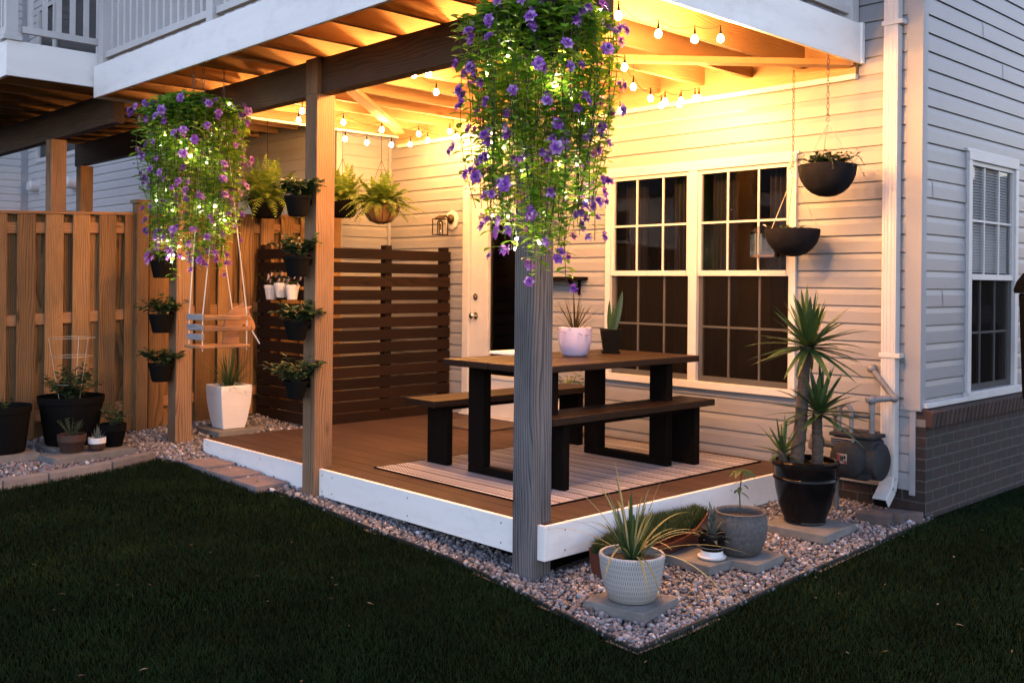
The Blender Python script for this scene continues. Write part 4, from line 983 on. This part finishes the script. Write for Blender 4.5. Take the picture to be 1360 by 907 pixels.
# trailing flower baskets with tiny lamps
FL = MB()
for lay, (nn, L, el, w) in enumerate(((6, .030, 18, .022), (6, .024, 42, .02), (5, .016, 66, .014))):
    for j in range(nn):
        a = 6.283 * (j + .5 * lay) / nn; e = R_(el); FL.blade((0, 0, .003 * lay), (math.cos(a) * math.cos(e), math.sin(a) * math.cos(e), math.sin(e)), L, w, .25, 3, .2, prof=lambda t: min(1, .45 + 1.6 * t) * (1 - t ** 5))
def flower_basket(label, c, zt, seed, hookz):
    rr = random.Random(seed); c = Vector(c)
    f = thing('flower_basket', label, 'hanging flowers', c, 'purple trailing flower baskets with tiny lights')
    lathe_pot('pot', [(.06, -.09), (.085, -.04), (.10, 0)], c, MAT['black'], f, .01)
    lv = MB(); st = MB(); tips = []; spots = []
    def leafpair(p, tang, sz, a):
        s = Vector((math.cos(a), math.sin(a), 0))
        for sg in (-1, 1):
            d = s * sg + Vector((rr.uniform(-.3, .3), rr.uniform(-.3, .3), rr.uniform(-.2, .55)))
            lv.blade(p, d, sz * rr.uniform(.75, 1.25), sz * .64, .3, 4, .2, prof=lambda t: math.sin(math.pi * min(1, .1 + .86 * t)) ** .75)
    NS = 120
    for k in range(NS):
        a = k * 2.39996; t = (k + .5) / NS; R1 = .32 * math.sqrt(t) * rr.uniform(.85, 1.08)
        Ld = rr.choice((1, 1, .8, .55)) * (1.06 - .48 * abs(R1 / .36 - .35)) * rr.uniform(.82, 1.06)
        rise = .04 + .09 * (1 - t)
        p0 = c + Vector((math.cos(a) * .05, math.sin(a) * .05, 0)); u = Vector((math.cos(a), math.sin(a), 0)); pts = []
        n = 14; wob = rr.uniform(0, 6)
        for i in range(n + 1):
            q = i / n
            if q < .3: s = q / .3; h = rise * math.sin(math.pi * s * .62) * 1.6; out = R1 * math.sin(s * 1.5708)
            else: s = (q - .3) / .7; h = rise * .93 * 1.6 * (1 - s) - Ld * s; out = R1 * (1 - .28 * s ** 1.5) 
            pts.append(p0 + u * out + Vector((.014 * math.sin(q * 9 + wob), .014 * math.cos(q * 8 + wob), h)))
        st.tube(pts, .0019, 4, False)
        acc = 0; aa = rr.uniform(0, 6)
        for i in range(n):
            seg = pts[i+1] - pts[i]; m = max(1, int(seg.length / .031))
            for j in range(m):
                if rr.random() < .94: leafpair(pts[i].lerp(pts[i+1], j / m), seg, .042 + .018 * rr.random(), aa)
                aa += 1.5708 + rr.uniform(-.3, .3)
        tips.append((pts[n], u)) if R1 > .12 else None
        for _ in range(2):
            i = rr.randrange(4, n)
            if R1 > .2: spots.append((pts[i], u))
    for k in range(380):                                              # crown of leaves over the pot
        a = rr.uniform(0, 6.28); r1 = .26 * math.sqrt(rr.random()); p = c + Vector((math.cos(a) * r1, math.sin(a) * r1, .02 + .15 * (1 - (r1 / .28) ** 2) * rr.uniform(.5, 1.05))); leafpair(p, None, .046, rr.uniform(0, 6))
    lv.build('leaves', MAT['ivy'], f); st.build('stems', MAT['stem'], f)
    me = None; cnt = 0
    def put(p, u, s):
        nonlocal me, cnt
        if me is None: o = FL.build('flower', MAT['petal'], f); me = o.data
        else: o = bpy.data.objects.new('flower', me); _link(o, f, (0, 0, 0))
        if cnt == 0:
            for v in me.vertices: v.co += BASE[f]
        d = (u * rr.uniform(.5, 1.2) + Vector((rr.uniform(-.4, .4), rr.uniform(-.4, .4), rr.uniform(-.1, .7)))).normalized()
        o.rotation_euler = d.to_track_quat('Z', 'Y').to_euler(); o.scale = (s,) * 3; o.location = Vector(p) - BASE[f] + u * .012; cnt += 1
    for (p, u) in rr.sample(tips, 30): put(p, u, rr.uniform(.85, 1.15))
    for (p, u) in rr.sample(spots, 58): put(p + u * .045, u, rr.uniform(.95, 1.35))
    ex = MB()
    for (p, u) in rr.sample(spots + tips, 150):                               # the remaining small blooms as one mesh
        d = (u + Vector((rr.uniform(-.5, .5), rr.uniform(-.5, .5), rr.uniform(-.1, .6)))).normalized(); q3 = d.to_track_quat('Z', 'Y'); sc = rr.uniform(.85, 1.2); b0 = Vector(p) + u * .04 + Vector((0, 0, rr.uniform(-.03, .03)))
        for j in range(10):
            a = 6.283 * (j + (.5 if j > 4 else 0)) / 5; e = .35 if j < 5 else .85; ex.blade(b0, q3 @ Vector((math.cos(a) * math.cos(e), math.sin(a) * math.cos(e), math.sin(e))), .028 * sc, .02 * sc, .2, 3, .2, prof=lambda t: min(1, .45 + 1.6 * t) * (1 - t ** 5))
    o = ex.build('small_blooms', MAT['petal'], f); o['kind'] = 'stuff'
    for k in range(12):
        a = rr.uniform(0, 6.28); r1 = .27 * math.sqrt(rr.random()); put(c + Vector((math.cos(a) * r1, math.sin(a) * r1, .17 - .3 * r1)), Vector((math.cos(a) * .5, math.sin(a) * .5, .6)), rr.uniform(1.2, 1.6))
    # wire of tiny lamps wound through the strands
    wp = []; 
    for k in range(150): q = k / 149; a = q * 19 + .6 * math.sin(q * 31); r1 = .26 - .1 * q + .035 * math.sin(q * 47); wp.append(c + Vector((math.cos(a) * r1, math.sin(a) * r1, .1 - 1.08 * q + .05 * math.sin(q * 60))))
    MB().tube(wp, .0013, 4, False).build('light_wire', MAT['wire'], f)
    for k in list(range(2, 150, 4)): MB().sphere(wp[k] + (wp[k] - c).normalized() * .004, .0034, 8, 5).build('lamp', MAT['led'], f, smooth=True)
    q = MB(); chain(q, (c.x, c.y, zt), (c.x, c.y, c.z + .2))
    for k in range(3): a = 2.094 * k; q.tube([(c.x, c.y, c.z + .2), (c.x + .15 * math.cos(a), c.y + .15 * math.sin(a), c.z)], .002, 4)
    q.build('chain', MAT['chain'], f)
flower_basket('large trailing purple flower basket in front of the grey corner post', (.425, -.40, 2.56), 2.915, 5, 0)
flower_basket('trailing purple flower basket at left beside the horse swing', (-2.82, -.49, 2.53), 2.915, 9, 0)

# ================================================================== horse swing
sw = thing('baby_swing', 'wooden toddler swing with a horse head hanging on white ropes', 'swing', (-2.8, -.3, 1.05))
sx0, sx1, sy0, sy1, sz = -2.92, -2.72, -.46, -.13, 1.00
MB().box(sx0 - .02, sx1 + .02, sy0 - .03, sy1 + .02, sz, sz + .018).build('seat', MAT['swingwood'], sw, bevel=.004)
for i, z in enumerate((sz + .055, sz + .12, sz + .19)):
    MB().box(sx0 - .012, sx1 + .012, sy0 - .014, sy0 + .006, z, z + .042).build('back_slat', MAT['swing_skylit'], sw, bevel=.004)
for x in (sx0, sx1):
    for z in (sz + .115, sz + .19): MB().box(x - .009, x + .009, sy0 + .008, sy1 + .03, z, z + .03).build('side_bar', MAT['swingwood'], sw, bevel=.004)
MB().box(sx0 - .012, sx1 + .012, sy1 + .03, sy1 + .045, sz + .115, sz + .145).build('front_bar', MAT['swingwood'], sw, bevel=.004)
hp = [(-.12, 0), (.0, 0), (.0, .10), (.035, .135), (.075, .10), (.115, .085), (.128, .11), (.118, .15), (.085, .20), (.072, .235), (.10, .262), (.06, .258), (.04, .262), (.03, .30), (.018, .268), (-.03, .255), (-.075, .22), (-.105, .17), (-.115, .1)]
xm = (sx0 + sx1) / 2; MB().prism([(0, sy1 - .01 + a, sz + .019 + b) for a, b in hp], (xm - .012, 0, 0), (xm + .012, 0, 0)).build('horse_head', MAT['swingwood'], sw, bevel=.003)
MB().sphere((xm + .012, sy1 + .055, sz + .225), .006, 8, 5).sphere((xm - .012, sy1 + .055, sz + .225), .006, 8, 5).build('eye', MAT['cord'], sw)
ha, hb = (-2.78, -.44, 2.62), (-2.68, -.34, 2.62)
for (h, x, y) in ((ha, sx0, sy0), (hb, sx1, sy0), (ha, sx0, sy1), (hb, sx1, sy1)):
    MB().tube([h, (x, y, sz + .225), (x, y, sz + .02), (x, y, sz - .02)], .0045, 6).build('rope', MAT['rope'], sw, smooth=True)
MB().tube([(sx1, sy1 + .03, sz + .13), (sx1 + .01, sy1 + .05, sz + .09), (sx1 + .02, sy1 + .09, sz + .02)], .0045, 6).build('rope_tail', MAT['rope'], sw, smooth=True)
q = MB(); chain(q, (ha[0], ha[1], 2.916), ha); chain(q, (hb[0], hb[1], 2.916), hb); q.build('chain', MAT['chain'], sw)

# vase of pale flowers behind the far bench
t = thing('flower_vase', 'pale vase of cream and yellow flowers on the deck behind the far bench', 'vase', (-1.86, 2.25, DZ)); c = Vector((-1.86, 2.25, DZ + .001))
lathe_pot('vase', [(.06, 0), (.085, .03), (.10, .14), (.085, .25), (.07, .29), (.08, .31)], c, MAT['white_ceramic'], t)
lf, st = bush(c + Vector((0, 0, .28)), .16, .26, 90, .07, .03, stems=16); lf.build('leaves', MAT['fern'], t); st.build('stems', MAT['stem'], t)
for k in range(12):
    a = k * 2.4; p = c + Vector((math.cos(a) * .11, math.sin(a) * .11, .40 + .014 * k)); fl = MB()
    for j in range(6): b = 6.283 * j / 6; fl.blade(p, (math.cos(b), math.sin(b), .5), .045, .03, .2, 3, .2)
    fl.build('flower', MAT['spider'], t)
# ================================================================== pots on the posts
def post_pot(label, x, zr, seed, group, hh=.145, sc=1.0, big=1.0):
    random.seed(seed); hh *= .86; c = Vector((x, -.165, zr - hh)); t = thing('post_planter', label, 'planter', c, group)
    lathe_pot('pot', [(.055 * sc, 0), (.06 * sc, .01), (.082 * sc, hh - .018), (.088 * sc, hh - .017), (.088 * sc, hh)], c, MAT['black'], t, .006); soil(.07 * sc, hh - .02, c, t)
    MB().box(x - .02, x + .02, -.0715 - .012, -.0712, zr - .05, zr + .015).build('bracket', MAT['black'], t)
    lf, st = bush(c + Vector((0, 0, hh - .015)), .185 * big, .19 * big, 260, .062, .038, stems=22); lf.build('leaves', MAT['herb'], t); st.build('stems', MAT['stem'], t); return t
gm_ = 'black pots clipped to the middle post'; gl_ = 'black pots clipped to the left post'
post_pot('black pot with thin stems at the top of the middle post', P2X, 2.01, 1, gm_, .15, 1.0, .9)
post_pot('black pot with spreading leaves, second from top on the middle post', P2X, 1.62, 2, gm_, .15, 1.05, 1.1)
post_pot('black pot with a low leafy herb, third from top on the middle post', P2X, 1.205, 3, gm_, .14, .98, .9)
post_pot('black pot buried in drooping leaves, lowest on the middle post', P2X, .82, 4, gm_, .13, .9, 1.15)
post_pot('black pot under the hanging flowers, topmost on the left post', P3X, 1.62, 5, gl_, .165, 1.05, .6)
post_pot('black pot with a tall leafy herb in the middle of the left post', P3X, 1.19, 6, gl_, .17, 1.1, 1.1)
post_pot('black pot with a broad herb, lowest on the left post', P3X, .80, 8, gl_, .165, 1.1, 1.0)
random.seed(21)
fp = thing('flower_pots', 'three small pale pots of pink flowers hooked on the slat screen', 'flower pots', (-4.05, sy - .06, 1.36))
for i, x in enumerate((-4.22, -4.05, -3.87)):
    c = Vector((x, sy - .075, 1.30 + (0, .02, .005)[i])); lathe_pot('pot', [(.042, 0), (.058, .1), (.064, .101), (.064, .125)], c, MAT['white_ceramic'], fp, .006)
    lf, st = bush(c + Vector((0, 0, .11)), .13, (.13, .17, .09)[i], 60, .035, .022, stems=10); lf.build('leaves', MAT['herb'], fp); st.build('stems', MAT['stem'], fp)
    for k in range((7, 12, 6)[i]):
        a = random.uniform(0, 6.28); p = c + Vector((math.cos(a) * .09, math.sin(a) * .09 - .02, .11 + random.uniform(0, .12))); fl = MB()
        for j in range(5): b = 6.283 * j / 5; fl.blade(p, (math.cos(b), -.5 + .2 * math.sin(b), math.sin(b)), .022, .02, .1, 2, .1)
        fl.build('flower', MAT['petal_white'], fp)

# ================================================================== white square planter on a slab beside the deck
def slab(label, x, y, w, d, rot=0, h=.05, z=None, mat='slab', group='concrete slabs under the pots'):
    z0 = (g(x, y) if z is None else z)
    q = MB(); q.obox((x, y, z0 + .016 + h / 2), (w, d, h), Matrix.Rotation(rot, 3, 'Z')); o = q.build('concrete_slab', MAT[mat], loc=(x, y, z0), bevel=.004); tag(o, label, 'slab', group); return z0 + .016 + h + .001
z = slab('flat slab under the tall white square planter', -4.09, .46, .38, .38, 0, .045)
sp = thing('square_planter', 'tall tapered white square planter with fine spiky grass', 'planter', (-4.09, .46, z))
prof = [(.098, 0), (.115, .085), (.132, .2), (.141, .325), (.139, .36), (.126, .36), (.122, .31)]
q = MB().lathe([(r * 1.414, zz) for r, zz in prof], (0, 0, z), 4, True, False)
ca, sa = math.cos(R_(45)), math.sin(R_(45)); q.v = [(-4.09 + a * ca - b * sa, .46 + a * sa + b * ca, h) for a, b, h in q.v]; q.build('pot', MAT['white_ceramic'], sp, bevel=.006)
MB().box(-4.205, -3.975, .345, .575, z + .29, z + .315).build('soil', MAT['soil'], sp)
rosette((-4.09, .46, z + .315), 120, .42, .010, 15, 86, .3, .2).build('leaves', MAT['yucca'], sp)

# ================================================================== big dark pots at left
def tub(label, c, r0, r1, h, mat='black', group=None, n=40):
    t = thing('plant_tub', label, 'plant pot', c, group); lathe_pot('pot', [(r0, 0), (r0 + .006, .01), (r1 * .97, h - .05), (r1, h - .048), (r1 * 1.02, h)], c, MAT[mat], t, .008, n); soil(r1 * .93, h - .05, c, t); return t
z = slab('slab under the large black tub by the fence', -4.17, -.80, .42, .42, .05)
t = tub('large black tub holding a bushy plant inside wire hoops', (-4.17, -.80, z), .175, .235, .36)
lf, st = bush((-4.17, -.80, z + .31), .22, .34, 420, .055, .04, stems=36); lf.build('leaves', MAT['herb'], t); st.build('stems', MAT['stem'], t)
q = MB()
for (zz, r) in ((.45, .12), (.66, .145), (.80, .165)): q.tube([(-4.17 + r * math.cos(6.283 * k / 28), -.80 + r * math.sin(6.283 * k / 28), z + zz) for k in range(29)], .0022, 5, False)
for k in range(3): a = .4 + 2.094 * k; q.tube([(-4.17 + .08 * math.cos(a), -.8 + .08 * math.sin(a), z + .3), (-4.17 + .165 * math.cos(a), -.8 + .165 * math.sin(a), z + .8)], .0022, 5)
q.build('wire_hoops', MAT['wire'], t)
z = slab('slab under the black bucket at the left edge', -4.10, -1.31, .4, .4, .0)
t = tub('large black bucket at the left edge of the photo', (-4.10, -1.31, z), .15, .195, .335)
lf, st = bush((-4.10, -1.31, z + .29), .13, .12, 24, .045, .03, stems=6); lf.build('leaves', MAT['herb'], t); st.build('stems', MAT['stem'], t)
z = slab('wide slab carrying three small pots before the big tub', -3.84, -.80, .30, .62, .12)
t = tub('small brown pot with a feathery plant, left of the white banded pot', (-3.86, -.905, z), .07, .098, .13, 'terracotta'); 
lf, st = bush((-3.86, -.905, z + .1), .11, .19, 130, .03, .008, stems=22); lf.build('leaves', MAT['herb'], t); st.build('stems', MAT['stem'], t)
t = tub('tiny brown pot with a white rim band in the middle of three', (-3.815, -.74, z), .042, .058, .065, 'terracotta'); MB().lathe([(.0625, .055), (.064, .095), (.057, .096)], (-3.815, -.74, z), 28, False, False).build('white_band', MAT['white_ceramic'], t, smooth=True)
rosette((-3.815, -.74, z + .07), 14, .12, .014, 40, 85, .1).build('leaves', MAT['succ'], t)
t = tub('narrow black pot with red tipped leaves beside the fence post', (-3.93, -.575, z), .062, .095, .17)
lf, st = bush((-3.93, -.575, z + .14), .12, .23, 70, .05, .035, stems=10); lf.build('leaves', MAT['herb'], t); st.build('stems', MAT['stem'], t)

# ================================================================== pots on the right hand gravel
z = slab('slab under the carved white pot, nearest the camera', .62, .05, .32, .32, R_(8), .048)
t = thing('potted_plant', 'carved white pot with long arching straw coloured grass on a slab', 'potted plant', (.62, .05, z)); c = (.62, .05, z)
lathe_pot('pot', [(.098, 0), (.112, .006), (.138, .085), (.150, .155), (.152, .185), (.156, .203), (.152, .215)], c, MAT['rib'], t, .014, 64); soil(.136, .178, c, t)
random.seed(33)
rosette((c[0], c[1], z + .18), 30, .31, .03, 50, 86, .25, .35, 6).build('inner_leaves', MAT['yucca'], t)
q = MB()
for k in range(32):
    a = k * 2.39996 + random.uniform(-.3, .3); el = R_(random.choice((28, 40, 50, 60, 76))); L = random.uniform(.4, .64)
    q.blade(Vector((c[0], c[1], z + .19)) + Vector((math.cos(a), math.sin(a), 0)) * .02, (math.cos(a) * math.cos(el), math.sin(a) * math.cos(el), math.sin(el)), L, random.uniform(.010, .017), random.uniform(.35, .75) * math.cos(el) ** .5, 10, .25, prof=lambda t: min(1, .6 + 2 * t) * (1 - t) ** .5)
q.build('arching_leaves', MAT['spider'], t)

# red boat shaped trough with turf, tilted up against the deck
bt = thing('boat_planter', 'long red brown boat shaped trough planted with turf against the deck', 'planter', (.2, .8, 0))
ax0, ax1 = Vector((.25, .22, 0)), Vector((.26, 1.10, 0)); nseg = 22; q = MB(); gr = []
for i in range(nseg + 1):
    s = i / nseg; p = ax0.lerp(ax1, s); bul = math.sin(math.pi * min(1, max(0, .06 + .88 * s))) ** .7; hw = .02 + .115 * bul; zg = g(p.x, p.y) + .012; top = zg + .115 + .07 * abs(2 * s - 1) ** 2.5 * (.55 if s < .5 else 1.2)
    dxs = ((-.45, 0), (.45, 0), (.8, .5), (1, 1), (.9, 1.0), (.75, .82), (-.75, .82), (-.9, 1.0), (-1, 1), (-.8, .5))
    for (u, v) in dxs: q.v.append((p.x + u * hw, p.y, zg + v * (top - zg)))
    gr.append((p, hw, zg + .82 * (top - zg)))
m = 10
for i in range(nseg):
    for k in range(m): k2 = (k+1) % m; q.f.append((i*m+k, i*m+k2, (i+1)*m+k2, (i+1)*m+k))
q.f.append(tuple(range(m))); q.f.append(tuple(nseg*m + k for k in range(m - 1, -1, -1))); q.build('trough', MAT['red'], bt, smooth=True, sharp=50)
px, py, pz = [], [], []
for _ in range(9000):
    s = random.random(); i = min(nseg - 1, int(s * nseg)); p, hw, zz = gr[i]; y = p.y + (s * nseg - i) * (gr[i+1][0].y - p.y); u = random.uniform(-.72, .72)
    px.append(p.x + u * hw); py.append(y); pz.append(zz + .085 * math.sin(math.pi * s) * (1 - u * u))
V, T = blades(np.array(px), np.array(py), np.array(pz), .03, .075, .004, .7); o = np_mesh('turf', V, T, MAT['turf'], bt)

z = slab('slab under the small white footed pot', .475, .775, .34, .25, R_(-2), .048)
t = thing('potted_plant', 'small black pot on a white saucer stand with a pale succulent', 'potted plant', (.555, .785, z)); c = (.555, .785, z)
lathe_pot('pot', [(.052, .028), (.058, .05), (.066, .07), (.07, .11), (.066, .135)], c, MAT['glaze'], t, .008); lathe_pot('stand', [(.06, 0), (.072, .004), (.076, .014), (.062, .018), (.054, .055), (.064, .062)], c, MAT['white_ceramic'], t, .006); soil(.056, .115, c, t)
q = rosette((c[0], c[1], z + .13), 30, .10, .03, 5, 60, .2, .4); 
for k in range(10): q.blade((c[0], c[1], z + .14 + .008 * k), (math.cos(k * 2.4) * .4, math.sin(k * 2.4) * .4, 1), .09, .028, 0, 4, .4)
q.build('leaves', MAT['succ'], t)
z = slab('slab under the speckled grey pot', .63, .99, .30, .30, R_(4), .046)
t = thing('potted_plant', 'speckled grey round pot with one thin leafy seedling', 'potted plant', (.595, .985, z)); c = (.595, .985, z)
lathe_pot('pot', [(.09, 0), (.108, .008), (.135, .08), (.144, .14), (.142, .185), (.133, .212), (.137, .225)], c, MAT['stone_pot'], t, .014); soil(.12, .188, c, t)
st = MB(); lf = MB(); tp = Vector((c[0] + .01, c[1], z + .44)); pts = [Vector((c[0], c[1], z + .2)), Vector((c[0] - .008, c[1] + .004, z + .32)), tp]; st.tube(pts, [.004, .0035, .002], 6); st.build('stem', MAT['stem'], t)
for k in range(13):
    a = k * 2.4; l = .085 if k < 8 else .055; p = tp if k < 8 else pts[1].lerp(tp, (k - 8) / 8); lf.blade(p, (math.cos(a), math.sin(a), .35 if k < 8 else .1), l, l * .42, .7, 5, .12, prof=lambda t: math.sin(math.pi * min(1, .06 + .9 * t)) ** .8)
lf.build('leaves', MAT['herb'], t)

z = slab('slab under the black glazed pot with the yucca', .585, 1.71, .40, .40, R_(3), .05)
t = thing('potted_yucca', 'two trunked yucca in a glossy black pot on a slab', 'potted plant', (.545, 1.735, z)); c = (.545, 1.735, z)
lathe_pot('pot', [(.115, 0), (.122, .008), (.118, .02), (.15, .10), (.172, .2), (.178, .255), (.186, .258), (.184, .268), (.178, .272), (.186, .33), (.196, .338), (.196, .36), (.188, .366)], c, MAT['glaze'], t, .02, 48); soil(.165, .315, c, t)
def trunk(a, b, r0, r1):
    a, b = Vector(a), Vector(b); n = 26; pts = []; rs = []
    for i in range(n + 1): s = i / n; pts.append(a.lerp(b, s) + Vector((.006 * math.sin(s * 5), .006 * math.cos(s * 4), 0))); rs.append((r0 + (r1 - r0) * s) * (1.06 if i % 2 else .95))
    return MB().tube(pts, rs, 12)
random.seed(14)
h1 = (c[0] + .015, c[1] + .0, z + 1.05); h2 = (c[0] + .07, c[1] + .03, z + .66); h3 = (c[0] - .09, c[1] - .10, z + .42)
trunk((c[0] - .03, c[1] - .07, z + .29), h1, .042, .028).build('trunk', MAT['bark'], t, smooth=True); trunk((c[0] + .05, c[1] + .03, z + .29), h2, .036, .027).build('trunk', MAT['bark'], t, smooth=True); trunk((c[0] - .085, c[1] - .09, z + .29), h3, .03, .024).build('trunk', MAT['bark'], t, smooth=True)
for (h, n, L, w, e0) in ((h1, 60, .36, .052, -25), (h2, 46, .30, .048, -20), (h3, 20, .23, .028, 0)): rosette(h, n, L, w, e0, 86, .22, .35, 6, .015, .22).build('leaf_crown', MAT['yucca'], t)

# bricks below the downspout
zb0 = g(.8, 2.2); 
for i, (x, y, r, zz, l) in enumerate(((.76, 2.17, .1, .0, 'loose paving brick lying foremost under the downspout'), (.80, 2.275, .05, .0, 'loose paving brick behind the foremost one under the downspout'), (.865, 2.36, .35, -.005, 'loose paving brick nearest the house corner'))):
    tag(MB().obox((x, y, g(x, y) + .045 + zz), (.2, .095, .06), Matrix.Rotation(r, 3, 'Z')).build('paving_brick', MAT['brick_solid'], loc=(x, y, g(x, y)), bevel=.006), l, 'brick', 'loose bricks under the downspout')

# ================================================================== gas meter
gx_, gy_ = .60, 2.28
gmt = thing('gas_meter', 'grey gas meter with pipework on the wall beside the yucca', 'gas meter', (gx_, gy_, .0))
def lobed(x0, x1, z0, z1, y0, y1, name):
    poly = []; r = .05
    for (cx0, cz0, a0) in ((x1 - r, z1 - r * .5, 0), (x0 + r, z1 - r * .5, 90), (x0 + r, z0 + r, 180), (x1 - r, z0 + r, 270)):
        for k in range(6): a = R_(a0 + 18 * k); poly.append((cx0 + r * math.cos(a), 0, cz0 + r * (.5 if a0 < 180 else 1) * math.sin(a)))
    return MB().prism(poly, (0, y0, 0), (0, y1, 0)).build(name, MAT['meter'], gmt, bevel=.012, smooth=True, sharp=60)
lobed(.475, .745, .275, .53, 2.16, 2.33, 'body')
q = MB()
for (xx, zz, r, yy) in ((.60, .40, .118, 2.16), (.665, .39, .10, 2.33)):
    pr = [(r, 0), (r * .99, .022), (r * .88, .042), (r * .4, .052), (.002, .053)]; n0 = len(q.v); q.lathe(pr, (0, 0, 0), 32, True, False); sg = -1 if yy < 2.2 else 1
    q.v = q.v[:n0] + [(xx + a, yy + sg * h, zz + b) for a, b, h in q.v[n0:]]
n0 = len(q.v); q.lathe([(.10, -.06), (.115, -.05), (.115, .05), (.10, .06)], (0, 0, 0), 28); q.v = q.v[:n0] + [(.715 + h, 2.25 + a, .39 + b) for a, b, h in q.v[n0:]]
q.build('diaphragm_cover', MAT['meter'], gmt, smooth=True, sharp=50)
MB().box(.465, .755, 2.15, 2.33, .531, .555).build('top_plate', MAT['meter'], gmt, bevel=.008)
MB().box(.49, .64, 2.13, 2.159, .465, .525).build('index_window', MAT['pipe'], gmt, bevel=.004)
for k in range(4): MB().box(.495, .635, 2.1265, 2.1295, .47 + k * .0145, .477 + k * .0145).build('rib', MAT['meter'], gmt)
q = MB().box(.55, .615, 2.1015, 2.1045, .375, .435).build('label', MAT['sticker'], gmt)
rd = mottled('red printed stripe', (.2, .025, .03), (.16, .025, .03), 10, .5, 0)
MB().box(.552, .568, 2.0995, 2.101, .377, .433).box(.595, .613, 2.0995, 2.101, .377, .395).build('red_print', rd, gmt); MB().box(.573, .579, 2.0995, 2.101, .39, .425).box(.584, .59, 2.0995, 2.101, .39, .425).box(.579, .584, 2.0995, 2.101, .404, .411).box(.595, .606, 2.0995, 2.101, .405, .425).build('black_print', MAT['cord'], gmt)
q = MB(); q.tube([(.47, 2.24, .02), (.47, 2.24, .70)], .019, 12); q.tube([(.47, 2.24, .46), (.34, 2.20, .47)], .022, 12); q.tube([(.47, 2.24, .66), (.68, 2.26, .66)], .015, 12)
for p in ((.47, 2.24, .27), (.47, 2.24, .46), (.47, 2.24, .66)): q.sphere(p, .031, 12, 8)
q.build('riser_pipe', MAT['pipe_dark'], gmt, smooth=True)
q = MB().lathe([(.03, -.05), (.042, -.04), (.042, .0), (.03, .01), (.03, .05)], (.345, 2.20, .47), 18); q.sphere((.36, 2.2, .475), .048, 14, 9); q.build('regulator', MAT['pipe_dark'], gmt, smooth=True)
MB().tube([(.50, 2.22, .555), (.50, 2.22, .66)] + [(.54 + .04 * math.cos(R_(180 - k * 20)), 2.22, .68 + .045 * math.sin(R_(k * 20))) for k in range(10)] + [(.58, 2.22, .555)], .014, 10).build('bypass_pipe', MAT['pipe'], gmt, smooth=True)
q = MB(); q.tube([(.69, 2.27, .556), (.69, 2.27, .755)], .018, 12); q.tube([(.665, 2.24, .762), (.78, 2.38, .775)], .02, 12); q.tube([(.78, 2.38, .775), (.62, 2.40, .945)], .018, 12); q.tube([(.62, 2.40, .945), (.60, 2.475, .95)], .018, 12)
for p in ((.69, 2.27, .76), (.78, 2.38, .775), (.62, 2.40, .945)): q.sphere(p, .029, 12, 8)
q.build('outlet_pipe', MAT['pipe'], gmt, smooth=True)

# black garden lantern on a pole, cut by the right edge of the frame
lx, ly = 1.43, 2.80; lz = g(lx, ly)
bl = thing('garden_lantern', 'black pole lantern on the lawn, cut off by the right edge of the photo', 'lantern', (lx, ly, lz))
MB().tube([(lx, ly, lz - .1), (lx, ly, .8)], .012, 10).build('pole', MAT['cord'], bl, smooth=True)
MB().lathe([(.03, .78), (.05, .80), (.075, 1.42), (.07, 1.43)], (lx, ly, 0), 6).build('housing', MAT['cord'], bl)
MB().lathe([(.095, 1.431), (.10, 1.45), (.085, 1.50), (.05, 1.55), (.015, 1.575)], (lx, ly, 0), 20).build('cap', MAT['cord'], bl, smooth=True)
# dry leaves and grass clippings
random.seed(5); q = MB()
for k in range(170):
    x, y = random.uniform(-3.8, 3.2), random.uniform(-3.0, 3.0)
    if x < .1 and y > -.1: continue
    if x < XC + .1 and y > W - .1: continue
    a = random.uniform(0, 6.28); q.blade((x, y, g(x, y) + .026), (math.cos(a), math.sin(a), random.uniform(-.1, .3)), random.uniform(.012, .035), random.uniform(.006, .016), .2, 3, .3)
o = q.build('leaf_litter', MAT['spider'] if 0 else leafmat('dry leaves', (.09, .06, .03), (.2, .15, .09), (.3, .27, .2), .1, .7, .1)); o['kind'] = 'stuff'; o['label'] = 'scattered dry leaf bits on the lawn and gravel'; o['category'] = 'leaves'

# houses across the yard: seen from here only as reflections in the window glass
def far_house(label, x, y, w, d, h, ridge, rot):
    f = thing('far_house', label, 'house', (x, y, -.3), 'houses across the yards'); M_ = Matrix.Rotation(rot, 3, 'Z'); o_ = Vector((x, y, -.3))
    def put(mb, name, mat, par=f): mb.v = [tuple(o_ + M_ @ Vector(v)) for v in mb.v]; return mb.build(name, mat, par)
    put(MB().box(-w/2, w/2, -d/2, d/2, 0, h), 'wall', MAT['siding'])
    e = .4; q = MB().add([(-w/2-e, -d/2-e, h), (w/2+e, -d/2-e, h), (w/2+e, d/2+e, h), (-w/2-e, d/2+e, h), (-w/2-e, 0, h+ridge), (w/2+e, 0, h+ridge)], [(0,1,5,4), (2,3,4,5), (0,4,3), (1,2,5), (0,3,2,1)]); put(q, 'roof', MAT['roof'])
    put(MB().box(-w*.2-.4, -w*.2+.4, -.5, .5, h, h + ridge + .7), 'chimney', MAT['brick_x'])
    for s in (-1, 1):
        for k in range(4):
            for zz in (1, 4): put(MB().box(-w/2 + (k + .5) * w/4 - .5, -w/2 + (k + .5) * w/4 + .5, s*(d/2) - .03, s*(d/2) + .03, zz, zz + 1.5), 'window', MAT['room'])
far_house('gable roofed house reflected in the side window', 20, 46, 15, 9, 4.4, 2.6, R_(10))
far_house('long row house reflected in the patio window panes', -20, -38, 30, 9, 6.2, 3.0, R_(-14))
